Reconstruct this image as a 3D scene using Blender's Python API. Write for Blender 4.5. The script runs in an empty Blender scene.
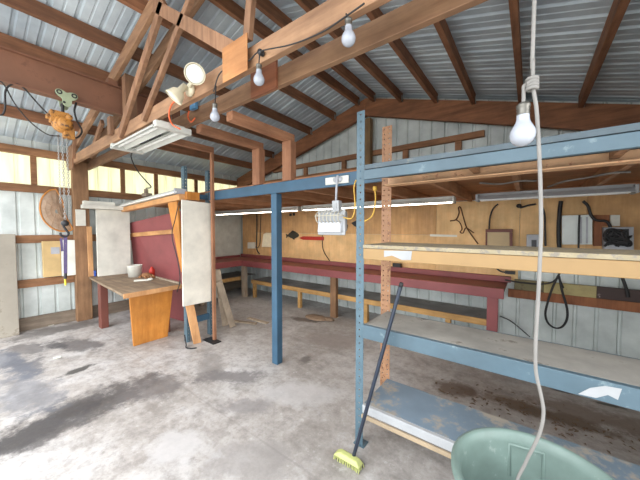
import bpy, math, random
from mathutils import Vector, Matrix
random.seed(7)
scene = bpy.context.scene
col = scene.collection
PI = math.pi

# ------------------------------------------------------------------ camera frame
F_PX, CX, CY, EYE = 278.0, 320.0, 240.0, 1.6
YAW, PITCH = math.radians(37.1), math.radians(2.3)
FWD = Vector((-math.sin(YAW) * math.cos(PITCH), math.cos(YAW) * math.cos(PITCH), -math.sin(PITCH)))
RGT = Vector((math.cos(YAW), math.sin(YAW), 0))
UPV = RGT.cross(FWD)
def _ray(x, y): return FWD + RGT * ((x - CX) / F_PX) + UPV * ((CY - y) / F_PX)
def on_x(x, y, v):
    r = _ray(x, y); return Vector((0, 0, EYE)) + r * (v / r.x)
def on_y(x, y, v):
    r = _ray(x, y); return Vector((0, 0, EYE)) + r * (v / r.y)
def on_z(x, y, v):
    r = _ray(x, y); return Vector((0, 0, EYE)) + r * ((v - EYE) / r.z)

cam = bpy.data.cameras.new('camera')
cam.sensor_fit = 'HORIZONTAL'; cam.sensor_width = 36.0
cam.lens = 36.0 * F_PX / 640.0
cam.clip_start = 0.02; cam.clip_end = 200
co = bpy.data.objects.new('camera', cam); col.objects.link(co)
co.matrix_world = Matrix.Translation((0, 0, EYE)) @ Matrix((RGT, UPV, -FWD)).transposed().to_4x4()
scene.camera = co

# ------------------------------------------------------------------ materials
def lin(c):
    out = []
    for v in c:
        v /= 255.0
        out.append(v / 12.92 if v <= 0.04045 else ((v + 0.055) / 1.055) ** 2.4)
    return tuple(out) + (1.0,)

class NT:
    def __init__(s, name):
        s.m = bpy.data.materials.new(name); s.m.use_nodes = True
        s.t = s.m.node_tree; s.t.nodes.clear()
        s.out = s.n('ShaderNodeOutputMaterial'); s.b = s.n('ShaderNodeBsdfPrincipled')
        s.l(s.b.outputs[0], s.out.inputs[0])
    def n(s, typ, **kw):
        nd = s.t.nodes.new(typ)
        for k, v in kw.items(): setattr(nd, k, v)
        return nd
    def l(s, a, b): s.t.links.new(a, b)
    def coords(s, scale=(1, 1, 1), rnd=True):
        tc = s.n('ShaderNodeTexCoord'); mp = s.n('ShaderNodeMapping')
        mp.inputs['Scale'].default_value = scale
        if rnd:
            oi = s.n('ShaderNodeObjectInfo'); mul = s.n('ShaderNodeMath', operation='MULTIPLY'); mul.inputs[1].default_value = 37.0
            s.l(oi.outputs['Random'], mul.inputs[0]); add = s.n('ShaderNodeVectorMath', operation='ADD')
            s.l(tc.outputs['Object'], add.inputs[0]); s.l(mul.outputs[0], add.inputs[1]); s.l(add.outputs[0], mp.inputs[0])
        else: s.l(tc.outputs['Object'], mp.inputs[0])
        return mp.outputs[0]
    def noise(s, vec, scale, detail=5, rough=.6):
        nz = s.n('ShaderNodeTexNoise'); nz.inputs['Scale'].default_value = scale
        nz.inputs['Detail'].default_value = detail; nz.inputs['Roughness'].default_value = rough
        s.l(vec, nz.inputs['Vector']); return nz.outputs[0]
    def ramp(s, fac, stops):
        r = s.n('ShaderNodeValToRGB'); el = r.color_ramp.elements
        while len(el) < len(stops): el.new(.5)
        for e, (p, c) in zip(el, stops):
            e.position = p; e.color = c
        s.l(fac, r.inputs[0]); return r.outputs[0]
    def mix(s, fac, a, b, mode='MIX'):
        mx = s.n('ShaderNodeMix', data_type='RGBA', blend_type=mode)
        for sock, v in ((mx.inputs[0], fac), (mx.inputs[6], a), (mx.inputs[7], b)):
            if hasattr(v, 'is_linked'): s.l(v, sock)
            else: sock.default_value = v
        return mx.outputs[2]
    def bump(s, h, strength, dist=.01):
        bp = s.n('ShaderNodeBump'); bp.inputs['Strength'].default_value = strength; bp.inputs['Distance'].default_value = dist
        s.l(h, bp.inputs['Height']); s.l(bp.outputs[0], s.b.inputs['Normal'])

def bw(v): return (v, v, v, 1)

def wood(name, dark, light, axis='x', rough=.72, vary=.25, knots=True):
    k = NT(name)
    sc = {'x': (.9, 9, 9), 'y': (9, .9, 9), 'z': (9, 9, .9)}[axis]
    v = k.coords(sc)
    n1 = k.noise(v, 2.2, 6, .65)
    c = k.ramp(n1, [(.3, lin(dark)), (.68, lin(light))])
    v2 = k.coords((1, 1, 1))
    n2 = k.noise(v2, 3.0, 4)
    c = k.mix(k.ramp(n2, [(.35, bw(.45)), (.7, bw(0))]), c, lin(tuple(x * .62 for x in dark)))
    oi = k.n('ShaderNodeObjectInfo')
    hs = k.n('ShaderNodeHueSaturation')
    mr = k.n('ShaderNodeMapRange'); mr.inputs[3].default_value = 1 - vary; mr.inputs[4].default_value = 1 + vary
    k.l(oi.outputs['Random'], mr.inputs[0]); k.l(mr.outputs[0], hs.inputs['Value']); k.l(c, hs.inputs['Color'])
    k.l(hs.outputs[0], k.b.inputs['Base Color'])
    k.b.inputs['Roughness'].default_value = rough
    k.bump(n1, .25, .004)
    return k.m

def paint(name, base, worn=None, amount=.5, scale=6, rough=.5, metal=0.0, second=None, spec=.5):
    """painted surface: base tone with soft variation and worn patches of another colour"""
    k = NT(name)
    v = k.coords((1, 1, 1))
    n = k.noise(v, scale * .5, 5)
    lo = tuple(x * .86 for x in base)
    c = k.ramp(n, [(.3, lin(lo)), (.7, lin(second or base))])
    if worn:
        w = k.noise(v, scale, 8, .7)
        c = k.mix(k.ramp(w, [(1 - amount, bw(0)), (min(1, 1.06 - amount), bw(1))]), c, lin(worn))
    k.l(c, k.b.inputs['Base Color'])
    k.b.inputs['Roughness'].default_value = rough
    k.b.inputs['Metallic'].default_value = metal
    k.b.inputs['Specular IOR Level'].default_value = spec
    k.bump(n, .08, .003)
    return k.m

def concrete():
    k = NT('concrete_slab')
    v = k.n('ShaderNodeNewGeometry').outputs['Position']
    n1 = k.noise(v, .9, 8, .62); n2 = k.noise(v, 5.5, 8, .7); n3 = k.noise(v, 28, 4, .7); n4 = k.noise(v, 13, 6, .75)
    c = k.ramp(n1, [(.32, lin((142, 136, 130))), (.5, lin((168, 162, 157))), (.66, lin((188, 185, 183)))])
    c = k.mix(k.ramp(n2, [(.33, bw(.55)), (.52, bw(0))]), c, lin((104, 98, 93)))
    c = k.mix(k.ramp(n2, [(.54, bw(0)), (.72, bw(.6))]), c, lin((190, 187, 186)))
    c = k.mix(k.ramp(n3, [(.3, bw(.3)), (.5, bw(0))]), c, lin((120, 114, 110)))
    c = k.mix(k.ramp(n4, [(.38, bw(.35)), (.50, bw(0))]), c, lin((112, 106, 102)))
    c = k.mix(k.ramp(n4, [(.56, bw(0)), (.68, bw(.5))]), c, lin((196, 193, 191)))
    sep = k.n('ShaderNodeSeparateXYZ'); k.l(v, sep.inputs[0])
    # oil staining, dirt, and bluish sky sheen painted in as two patches: (x, y, rx, ry, rot, colour, strength)
    stains_and_sheen = [(-3.12, .58, .34, .80, .12, (72, 68, 68), .85), (-3.12, .45, .2, .5, .1, (58, 55, 56), .7), (-3.0, 1.2, .3, .35, -.4, (98, 93, 92), .7), (-4.05, .80, .07, .20, .15, (62, 60, 58), .9),
              (-4.95, 1.0, .55, .22, .3, (84, 80, 80), .8), (-5.3, .55, .5, .2, .2, (88, 84, 84), .75), (-4.7, .45, .45, .16, .2, (92, 90, 92), .7),
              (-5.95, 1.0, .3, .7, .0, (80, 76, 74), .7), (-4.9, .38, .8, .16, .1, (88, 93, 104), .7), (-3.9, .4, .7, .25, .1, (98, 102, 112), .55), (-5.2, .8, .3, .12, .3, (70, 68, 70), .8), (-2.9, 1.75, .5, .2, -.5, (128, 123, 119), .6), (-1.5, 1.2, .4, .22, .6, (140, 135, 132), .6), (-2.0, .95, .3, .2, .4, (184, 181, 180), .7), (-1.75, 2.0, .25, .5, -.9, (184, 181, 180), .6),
              (-2.55, 1.78, .16, .42, -.9, (108, 104, 104), .8), (-2.0, 1.55, .14, .3, -.9, (120, 116, 116), .6), (-2.15, 2.55, .08, .14, .3, (84, 80, 78), .7),
              (-3.1, 3.7, .35, .12, .2, (92, 80, 72), .8), (-2.2, 3.3, .5, .4, .4, (140, 130, 124), .6), (-1.7, 4.2, 2.2, .5, .0, (130, 120, 112), .35),
              (.1, 3.05, .7, .12, .06, (104, 86, 70), .9), (.45, 3.25, .5, .2, .1, (112, 96, 84), .75), (.25, 4.1, 1.2, .8, .0, (122, 116, 112), .4), (.3, 3.6, .12, .05, .4, (56, 54, 52), .9), (.6, 3.55, .14, .03, .1, (56, 54, 52), .9),
              (-.55, 3.0, .3, .15, .3, (100, 84, 72), .8)]
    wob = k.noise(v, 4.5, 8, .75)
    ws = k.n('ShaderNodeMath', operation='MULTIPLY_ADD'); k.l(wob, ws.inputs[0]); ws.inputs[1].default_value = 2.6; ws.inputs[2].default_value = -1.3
    for (x, y, rx, ry, a, cc, st) in stains_and_sheen:
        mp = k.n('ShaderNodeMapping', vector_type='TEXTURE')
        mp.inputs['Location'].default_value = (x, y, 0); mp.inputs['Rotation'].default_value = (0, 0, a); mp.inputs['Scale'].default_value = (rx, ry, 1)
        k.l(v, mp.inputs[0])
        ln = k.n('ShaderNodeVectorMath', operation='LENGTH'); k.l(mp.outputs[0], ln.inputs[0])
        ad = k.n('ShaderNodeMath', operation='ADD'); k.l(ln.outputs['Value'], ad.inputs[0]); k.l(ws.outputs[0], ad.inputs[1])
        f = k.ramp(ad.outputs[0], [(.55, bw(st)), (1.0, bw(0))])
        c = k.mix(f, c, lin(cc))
    # one control joint across the slab
    j = k.n('ShaderNodeMath', operation='ADD'); k.l(sep.outputs[1], j.inputs[0]); j.inputs[1].default_value = -1.36
    ja = k.n('ShaderNodeMath', operation='ABSOLUTE'); k.l(j.outputs[0], ja.inputs[0])
    c = k.mix(k.ramp(ja.outputs[0], [(.004, bw(.22)), (.012, bw(0))]), c, lin((110, 104, 100)))
    k.l(c, k.b.inputs['Base Color'])
    rr = k.ramp(n2, [(.35, bw(.42)), (.65, bw(.7))]); k.l(rr, k.b.inputs['Roughness'])
    k.bump(n2, .12, .006)
    return k.m

def plain(name, c, rough=.5, metal=0, emit=0, alpha=1, trans=0):
    k = NT(name)
    v = k.coords((1, 1, 1)); n = k.noise(v, 14, 3)
    cc = k.ramp(n, [(.3, lin(tuple(x * .93 for x in c))), (.7, lin(c))])
    k.l(cc, k.b.inputs['Base Color'])
    k.b.inputs['Roughness'].default_value = rough; k.b.inputs['Metallic'].default_value = metal
    k.b.inputs['Transmission Weight'].default_value = trans; k.b.inputs['Alpha'].default_value = alpha
    if emit:
        k.b.inputs['Emission Color'].default_value = lin(c); k.b.inputs['Emission Strength'].default_value = emit
    return k.m

def translucent(name, c):
    k = NT(name)
    v = k.coords((1, 6, .7)); n = k.noise(v, 2.0, 5)
    cc = k.ramp(n, [(.3, lin(tuple(x * .9 for x in c))), (.7, lin(c))])
    d = k.n('ShaderNodeBsdfDiffuse'); t = k.n('ShaderNodeBsdfTranslucent'); m = k.n('ShaderNodeMixShader')
    m.inputs[0].default_value = .72
    k.l(cc, d.inputs[0]); k.l(cc, t.inputs[0]); k.l(d.outputs[0], m.inputs[1]); k.l(t.outputs[0], m.inputs[2]); k.l(m.outputs[0], k.out.inputs[0])
    return k.m

M = {}
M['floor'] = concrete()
M['purlin'] = wood('purlin_wood', (112, 74, 52), (168, 116, 82), 'y')
M['rake'] = wood('rafter_wood', (124, 78, 50), (174, 116, 78), 'x', vary=.12)
M['truss'] = wood('truss_wood', (132, 96, 70), (176, 136, 102), 'x', vary=.15)
M['truss_z'] = wood('truss_web_wood', (126, 90, 66), (170, 128, 96), 'z', vary=.15)
M['ply_raw'] = wood('gusset_plywood', (176, 116, 68), (214, 152, 96), 'x', vary=.06)
M['ply_dark'] = wood('old_gusset_plywood', (120, 70, 46), (152, 94, 64), 'x', vary=.06)
M['girt'] = wood('girt_wood', (124, 84, 54), (168, 122, 84), 'y', vary=.12)
M['gable_girt'] = wood('gable_girt_wood', (140, 94, 60), (182, 130, 90), 'x', vary=.12)
M['post'] = wood('post_wood', (128, 92, 62), (168, 128, 92), 'z', vary=.05)
M['gable_post'] = wood('gable_post_wood', (122, 94, 60), (158, 126, 84), 'z', vary=.05)
M['stud'] = wood('stud_wood', (142, 94, 66), (182, 130, 96), 'z', vary=.06)
M['stringer'] = wood('stringer_wood', (142, 94, 66), (182, 130, 96), 'y', vary=.06)
M['joist'] = wood('joist_wood', (160, 112, 78), (202, 152, 112), 'y', vary=.14)
M['deck'] = wood('deck_plywood', (150, 98, 64), (190, 134, 92), 'x', vary=.05)
M['shelfply'] = wood('weathered_shelf_plywood', (150, 134, 116), (198, 184, 164), 'x', vary=.05)
M['wallply'] = wood('wall_plywood', (226, 180, 122), (242, 200, 144), 'z', vary=.05)
M['wallply2'] = wood('wall_plywood_light', (232, 186, 128), (246, 208, 152), 'z', vary=.05)
M['wallply3'] = wood('wall_plywood_brown', (204, 156, 102), (226, 180, 126), 'z', vary=.05)
M['sill'] = wood('weathered_sill_wood', (112, 98, 84), (152, 136, 118), 'y', vary=.04)
M['orange_ply'] = wood('orange_stained_wood', (190, 118, 44), (218, 146, 66), 'z', rough=.45, vary=.04)
M['pine'] = wood('pine_board', (190, 136, 88), (220, 168, 116), 'z', vary=.06)
M['pine_x'] = wood('pine_board_long', (190, 134, 82), (220, 166, 110), 'x', vary=.06)
M['old_board'] = wood('weathered_board', (150, 132, 112), (190, 172, 150), 'z', vary=.06)
M['tabletop'] = wood('worn_table_top', (120, 100, 80), (168, 146, 120), 'x', vary=.03)
M['bench_shelf'] = wood('bench_shelf_wood', (176, 132, 76), (212, 166, 102), 'x', vary=.05)
M['debris'] = wood('debris_wood', (104, 84, 66), (150, 126, 104), 'x', vary=.2)
M['roof'] = paint('galvanised_roof', (190, 204, 216), (172, 184, 192), .3, 3, .48, .08, second=(216, 227, 232))
M['wallmetal'] = paint('white_wall_metal', (204, 212, 208), (166, 168, 160), .34, 4, .5, .05, second=(222, 228, 224))
M['glow'] = translucent('fibreglass_panel', (252, 249, 224))
M['ibeam'] = paint('brown_steel', (138, 96, 74), (118, 80, 62), .4, 5, .55, .1)
M['blue'] = paint('blue_paint', (58, 92, 116), (80, 110, 128), .32, 9, .45)
M['greyblue'] = paint('worn_grey_blue_paint', (84, 106, 118), (108, 126, 132), .4, 8, .5)
M['upright_blue'] = paint('upright_blue_paint', (84, 108, 120), (64, 84, 95), .36, 14, .5)
M['deck_blue'] = paint('worn_blue_deck', (112, 128, 140), (152, 145, 134), .5, 2.6, .65, second=(122, 140, 156))
M['deck_blue_dark'] = paint('dusty_blue_board', (84, 98, 106), (110, 112, 108), .4, 9, .6)
M['shelf_grey'] = paint('grey_dusty_shelf', (142, 139, 133), (108, 100, 92), .4, 5, .75, second=(168, 164, 156))
M['yellow'] = paint('cream_yellow_paint', (164, 131, 84), (148, 116, 72), .35, 5, .45)
M['cream_edge'] = paint('chipped_deck_edge', (170, 156, 126), (132, 124, 112), .5, 30, .7)
M['orange_steel'] = paint('rusty_orange_steel', (170, 126, 92), (116, 76, 52), .46, 26, .6)
M['tan_steel'] = paint('tan_painted_steel', (226, 178, 136), (178, 124, 92), .4, 20, .55)
M['white'] = paint('white_paint', (226, 224, 212), (196, 188, 172), .3, 7, .5)
M['white_board'] = paint('dirty_white_board', (232, 226, 212), (186, 174, 156), .3, 7, .55)
M['pegboard'] = paint('pale_grey_panel', (204, 208, 200), (160, 160, 152), .33, 9, .55)
M['maroon'] = paint('maroon_paint', (150, 80, 80), (124, 66, 66), .36, 6, .5)
M['maroon_top'] = paint('worn_maroon_top', (136, 74, 66), (106, 72, 56), .46, 5, .6)
M['maroon_leg'] = paint('maroon_brown_paint', (118, 66, 54), (92, 54, 44), .36, 6, .55)
M['concrete_board'] = paint('grey_cement_board', (168, 160, 146), (140, 130, 116), .42, 4, .8)
M['fixture'] = paint('white_enamel', (208, 208, 200), (180, 176, 164), .34, 8, .35)
M['fixture_grey'] = paint('grey_enamel', (176, 178, 180), (150, 150, 150), .36, 8, .4)
M['tube'] = plain('glass_tube', (244, 244, 240), .25)
M['tube_lit'] = plain('lit_glass_tube', (255, 244, 226), .25, emit=7.0)
M['bulb'] = plain('frosted_bulb_glass', (164, 168, 177), .2)
M['brass'] = plain('grey_socket_metal', (112, 109, 102), .4, .7)
M['black'] = plain('black_rubber', (34, 33, 34), .55)
M['darkmetal'] = plain('dark_metal', (60, 60, 62), .45, .6)
M['steel'] = plain('bright_steel', (170, 168, 164), .35, .8)
M['rust'] = plain('rusty_wire', (104, 66, 40), .7, .2)
M['hoist'] = paint('chipped_hoist_orange', (190, 130, 58), (84, 54, 30), .47, 26, .5)
M['trolley'] = paint('pale_green_enamel', (170, 182, 150), (130, 136, 112), .36, 20, .5)
M['strap'] = paint('purple_strap', (96, 82, 122), (140, 110, 110), .4, 30, .7)
M['safety_yellow'] = plain('yellow_plastic', (226, 198, 60), .5)
M['rope'] = plain('off_white_rope', (132, 129, 125), .8)
M['bin'] = paint('grey_green_plastic', (118, 138, 130), (138, 152, 145), .38, 14, .5)
M['pole'] = plain('dark_blue_handle', (44, 52, 66), .3, .2)
M['chip_lip'] = paint('dull_tan_lip', (176, 156, 128), (140, 122, 100), .4, 14, .6)
M['broom'] = plain('pale_green_plastic', (186, 190, 120), .5)
M['red'] = plain('red_paint', (186, 44, 28), .5)
M['fish'] = plain('dark_fish_paint', (58, 56, 44), .5)
M['cream'] = plain('cream_plastic', (255, 246, 214), .45)
M['guard'] = plain('ivory_wire', (196, 190, 172), .45)
M['orange_cord'] = plain('orange_cord', (228, 104, 56), .5)
M['yellow_cord'] = plain('yellow_cord', (216, 172, 72), .5)
M['blue_box'] = plain('blue_plastic', (88, 140, 178), .45)
M['blue_deep'] = plain('deep_blue_plastic', (40, 84, 170), .4)
M['grey_box'] = paint('grey_enamel_box', (178, 180, 186), (150, 150, 156), .36, 12, .45)
M['tan_box'] = paint('tan_enamel', (210, 178, 122), (186, 144, 88), .36, 8, .5)
M['brown_board'] = wood('red_brown_board', (132, 78, 48), (172, 110, 70), 'z', vary=.04)
M['beige'] = paint('beige_panel', (196, 170, 126), (176, 150, 108), .36, 6, .5)
M['olive'] = paint('olive_board_paint', (126, 116, 82), (96, 84, 60), .45, 10, .7)
M['straw'] = paint('straw_yellow_board_paint', (184, 168, 116), (146, 124, 82), .42, 18, .7)
M['camo'] = paint('dark_patchy_board_paint', (74, 58, 54), (178, 166, 160), .36, 7, .7)
M['glove'] = plain('brown_leather', (150, 104, 68), .8)
M['net'] = None
M['lens'] = plain('lamp_lens', (232, 232, 226), .2)
M['lamp_shell'] = plain('cream_lamp_shell', (222, 212, 184), .45)
M['led'] = plain('led_lens', (206, 210, 216), .2)

def net_mat():
    k = NT('brown_net')
    v = k.coords((1, 1, 1)); n = k.noise(v, 9, 4)
    k.l(k.ramp(n, [(.3, lin((148, 116, 88))), (.7, lin((190, 156, 126)))]), k.b.inputs['Base Color'])
    k.b.inputs['Roughness'].default_value = .8; k.b.inputs['Alpha'].default_value = .72
    return k.m
M['net'] = net_mat()

# ------------------------------------------------------------------ mesh building
WORLD = {}
class MB:
    def __init__(s): s.v = []; s.f = []; s.mi = []; s.sm = []; s.cur = 0
    def add(s, vs, fs, smooth=False):
        b = len(s.v); s.v += [Vector(p) for p in vs]
        for f in fs: s.f.append([b + i for i in f]); s.mi.append(s.cur); s.sm.append(smooth)
        return s
    def hexa(s, p):          # p: 8 corners, bottom loop 0-3 then top loop 4-7
        return s.add(p, [(0, 3, 2, 1), (4, 5, 6, 7), (0, 1, 5, 4), (1, 2, 6, 5), (2, 3, 7, 6), (3, 0, 4, 7)])
    def box(s, a, b):
        x0, x1 = sorted((a[0], b[0])); y0, y1 = sorted((a[1], b[1])); z0, z1 = sorted((a[2], b[2]))
        return s.hexa([(x0, y0, z0), (x1, y0, z0), (x1, y1, z0), (x0, y1, z0), (x0, y0, z1), (x1, y0, z1), (x1, y1, z1), (x0, y1, z1)])
    def bar(s, p0, p1, w, h, up=(0, 0, 1), plumb=False):
        """rectangular bar from p0 to p1; w sideways, h along up (centred)"""
        p0, p1 = Vector(p0), Vector(p1); d = (p1 - p0).normalized(); up = Vector(up)
        side = d.cross(up).normalized(); u = up.normalized() if plumb else side.cross(d).normalized()
        q = [(-1, -1), (1, -1), (1, 1), (-1, 1)]
        A = [p0 + side * (w / 2 * a) + u * (h / 2 * b) for a, b in q]; B = [p1 + side * (w / 2 * a) + u * (h / 2 * b) for a, b in q]
        return s.add(A + B, [(0, 1, 2, 3), (7, 6, 5, 4), (0, 4, 5, 1), (1, 5, 6, 2), (2, 6, 7, 3), (3, 7, 4, 0)])
    def tube(s, pts, r, seg=8, smooth_path=True, radii=None):
        pts = [Vector(p) for p in pts]
        if smooth_path and len(pts) > 2: pts = catmull(pts, 6)
        n = len(pts); vs = []; fs = []; ref = Vector((.31, .22, .93)); pd = None
        for i, p in enumerate(pts):
            d = (pts[min(i + 1, n - 1)] - pts[max(i - 1, 0)]).normalized()
            if pd is None: u = d.cross(ref).normalized()
            else:
                u = (u - d * u.dot(d))
                u = u.normalized() if u.length > 1e-6 else d.cross(ref).normalized()
            pd = d; w = d.cross(u); rr = radii[i] if radii else r
            for k in range(seg):
                a = 2 * PI * k / seg; vs.append(p + (u * math.cos(a) + w * math.sin(a)) * rr)
        for i in range(n - 1):
            for k in range(seg):
                a, b = i * seg + k, i * seg + (k + 1) % seg; fs.append((a, b, b + seg, a + seg))
        s.add(vs, fs, True)
        return s.add(vs[:seg], [tuple(range(seg))[::-1]]).add(vs[-seg:], [tuple(range(seg))])
    def lathe(s, prof, base, axis=(0, 0, 1), seg=24, closed=False):
        """prof: (radius, height) pairs along axis from base"""
        ax = Vector(axis).normalized(); u = ax.orthogonal().normalized(); w = ax.cross(u); base = Vector(base)
        vs = []; fs = []
        for r, z in prof:
            for k in range(seg):
                a = 2 * PI * k / seg; vs.append(base + ax * z + (u * math.cos(a) + w * math.sin(a)) * max(r, 1e-4))
        m = len(prof)
        for i in range(m - 1 if not closed else m):
            for k in range(seg):
                a, b = i * seg + k, i * seg + (k + 1) % seg; c_ = ((i + 1) % m) * seg
                fs.append((a, b, c_ + (k + 1) % seg, c_ + k))
        return s.add(vs, fs, True)
    def prism(s, poly, thick):
        """poly: list of 3D points in one plane, pushed by vector thick"""
        n = len(poly); t = Vector(thick); A = [Vector(p) for p in poly]; B = [p + t for p in A]
        fs = [tuple(range(n)), tuple(range(2 * n - 1, n - 1, -1))] + [(i, i + n, (i + 1) % n + n, (i + 1) % n) for i in range(n)]
        return s.add(A + B, fs)
    def ball(s, c, r, sx=1, sy=1, sz=1, seg=14):
        vs = []; fs = []; rings = seg // 2
        for i in range(rings + 1):
            t = PI * i / rings
            for k in range(seg):
                a = 2 * PI * k / seg
                vs.append(Vector(c) + Vector((math.sin(t) * math.cos(a) * r * sx, math.sin(t) * math.sin(a) * r * sy, math.cos(t) * r * sz)))
        for i in range(rings):
            for k in range(seg):
                a, b = i * seg + k, i * seg + (k + 1) % seg; fs.append((a, b, b + seg, a + seg))
        return s.add(vs, fs, True)
    def build(s, name, mats, parent=None, bevel=0.0):
        if not isinstance(mats, (list, tuple)): mats = [mats]
        if parent is not None: org = WORLD[parent.name]
        else:
            xs = [p.x for p in s.v]; ys = [p.y for p in s.v]; zs = [p.z for p in s.v]
            org = Vector(((min(xs) + max(xs)) / 2, (min(ys) + max(ys)) / 2, min(zs)))
        me = bpy.data.meshes.new(name)
        me.from_pydata([tuple(p - org) for p in s.v], [], s.f)
        for m in mats: me.materials.append(m)
        for p, i, sm in zip(me.polygons, s.mi, s.sm): p.material_index = i; p.use_smooth = sm
        me.validate(); me.update()
        import bmesh
        b = bmesh.new(); b.from_mesh(me); bmesh.ops.recalc_face_normals(b, faces=b.faces); b.to_mesh(me); b.free()
        o = bpy.data.objects.new(name, me); col.objects.link(o)
        if parent is not None: o.parent = parent; WORLD[o.name] = org
        else: o.location = org; WORLD[o.name] = org
        if bevel:
            bv = o.modifiers.new('bevel', 'BEVEL'); bv.width = bevel; bv.segments = 2; bv.limit_method = 'ANGLE'
        return o

def catmull(p, k):
    out = []
    q = [p[0] * 2 - p[1]] + p + [p[-1] * 2 - p[-2]]
    for i in range(1, len(q) - 2):
        a, b, c, d = q[i - 1], q[i], q[i + 1], q[i + 2]
        for j in range(k):
            t = j / k
            out.append(.5 * ((2 * b) + (c - a) * t + (2 * a - 5 * b + 4 * c - d) * t * t + (3 * b - a - 3 * c + d) * t ** 3))
    out.append(p[-1]); return out

def tag(o, label, cat, group=None):
    o['label'] = label; o['category'] = cat
    if group: o['group'] = group
    return o
def thing(name, loc, label, cat, group=None):
    o = bpy.data.objects.new(name, None); col.objects.link(o); o.empty_display_size = .1
    o.location = loc; WORLD[o.name] = Vector(loc)
    return tag(o, label, cat, group)
def struct(o):
    o['kind'] = 'structure'; return o
def bar_thing(name, p0, p1, w, h, mat, label, cat, group=None, up=(0, 0, 1), bevel=.004, plumb=False):
    return tag(MB().bar(p0, p1, w, h, up, plumb).build(name, mat, None, bevel), label, cat, group)

# ------------------------------------------------------------------ the shell
XL, XR, YB, YF = -6.34, 1.36, 4.80, -.8
RX = -2.45
def zp(x): return 3.92 - (.275 if x < RX else .298) * abs(x - RX)          # underside of the purlins
def zm(x): return zp(x) + .145                        # underside of the roofing

def ribs(a, b, pitch, minor):
    """profile of ribbed sheet along one direction: (position, height)"""
    out = []; x = a
    while x < b:
        out += [(x, 0), (x + .012, .02), (x + .034, .02), (x + .046, 0)]
        if minor:
            m = x + pitch / 2 + .02
            out += [(m - .012, 0), (m - .006, .006), (m + .006, .006), (m + .012, 0)]
        x += pitch
    return [p for p in out if p[0] < b] + [(b, 0)]

def ribbed(mb, prof, f0, f1, thick):
    """sheet between curves f0(pos,h) and f1(pos,h) plus an outer layer"""
    vs = []; fs = []
    for (x, h) in prof: vs += [f0(x, h), f1(x, h)]
    n = len(prof)
    for i in range(n - 1): fs.append((2 * i, 2 * i + 1, 2 * i + 3, 2 * i + 2))
    mb.add(vs, fs)
    t = Vector(thick)
    mb.add([Vector(v) + t for v in vs], [f[::-1] for f in fs])

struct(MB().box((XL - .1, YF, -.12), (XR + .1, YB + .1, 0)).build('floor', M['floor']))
g = NT('outdoor_gravel'); gv = g.coords((1, 1, 1), False); gn = g.noise(gv, 8, 8)
g.l(g.ramp(gn, [(.3, lin((196, 193, 186))), (.7, lin((222, 219, 212)))]), g.b.inputs['Base Color'])
struct(MB().box((-30, -40, -.3), (30, 40, -.14)).build('ground', g.m))
mb = MB()
pr = ribs(YF - .2, YB + .15, .2, True)
ribbed(mb, pr, lambda y, h: (RX, y, zm(RX) + h), lambda y, h: (XL - .25, y, zm(XL - .25) + h), (0, 0, .012))
ribbed(mb, pr, lambda y, h: (RX, y, zm(RX) + h), lambda y, h: (XR + .25, y, zm(XR + .25) + h), (0, 0, .012))
struct(mb.build('ceiling', M['roof']))
mb = MB()
ribbed(mb, ribs(YF, YB, .2, False), lambda y, h: (XL - h, y, 0), lambda y, h: (XL - h, y, 2.30), (-.008, 0, 0))
ribbed(mb, ribs(YF, YB, .2, False), lambda y, h: (XL - h, y, 2.78), lambda y, h: (XL - h, y, zm(XL) + .03), (-.008, 0, 0))
struct(mb.build('wall_left', M['wallmetal']))
mb = MB()
ribbed(mb, ribs(YF, YB, .2, False), lambda y, h: (XL - h, y, 2.30), lambda y, h: (XL - h, y, 2.78), (-.006, 0, 0))
struct(mb.build('window_1', M['glow']))
mb = MB()
ribbed(mb, ribs(XL, XR, .2, False), lambda x, h: (x, YB + h, 0), lambda x, h: (x, YB + h, zm(x) + .03), (0, .008, 0))
struct(mb.build('wall_back', M['wallmetal']))
mb = MB()
ribbed(mb, ribs(1.9, YB, .2, False), lambda y, h: (XR + h, y, 0), lambda y, h: (XR + h, y, zm(XR) + .03), (.008, 0, 0))      # unseen front bay of this side left open to admit daylight
struct(mb.build('wall_right', M['wallmetal']))
struct(MB().box((XL + .005, YF, 0), (XL + .06, YB, .2)).build('baseboard_left', M['sill'], None, .006))
# plywood lining of the back wall, sheet by sheet
mb = MB(); yy0, yy1 = 4.735, 4.75
xs = [-6.2, -5.72, -4.5, -3.32, -2.1, -1.22, -.12, .55, 1.25]
pick = [2, 0, 0, 1, 0, 1, 0, 2]
for i in range(len(xs) - 1):
    mb.cur = pick[i]; zb = .86 if xs[i + 1] < .1 else 1.22
    if xs[i] == -.12: mb.prism([(xs[i] + .002, yy0, 1.05), (.0, yy0, 1.2), (.55, yy0, 1.26), (.55, yy0, 2.02), (xs[i] + .002, yy0, 2.02)], (0, yy1 - yy0, 0))
    elif xs[i] < -1.3 and i > 0:
        mb.box((xs[i] + .002, yy0, zb), (xs[i + 1] - .002, yy1, 1.497)); mb.cur = 2; mb.box((xs[i] + .002, yy0, 1.5), (xs[i + 1] - .002, yy1, 2.02))
    else: mb.box((xs[i] + .002, yy0, zb), (xs[i + 1] - .002, yy1, 2.02))
mb.cur = 2; mb.box((-5.74, 4.715, .9), (-5.68, 4.735, 2.0)); mb.box((-2.13, 4.72, .9), (-2.07, 4.735, 2.0))
struct(mb.build('wall_back_panel', [M['wallply'], M['wallply2'], M['wallply3']]))
tag(MB().box((XL + .045, 3.3, .9), (XL + .075, 4.72, 2.04)).build('pegboard', M['pegboard'], None, .003), 'pale grey hardboard panel fixed above the bench in the far corner', 'panel')

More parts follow.
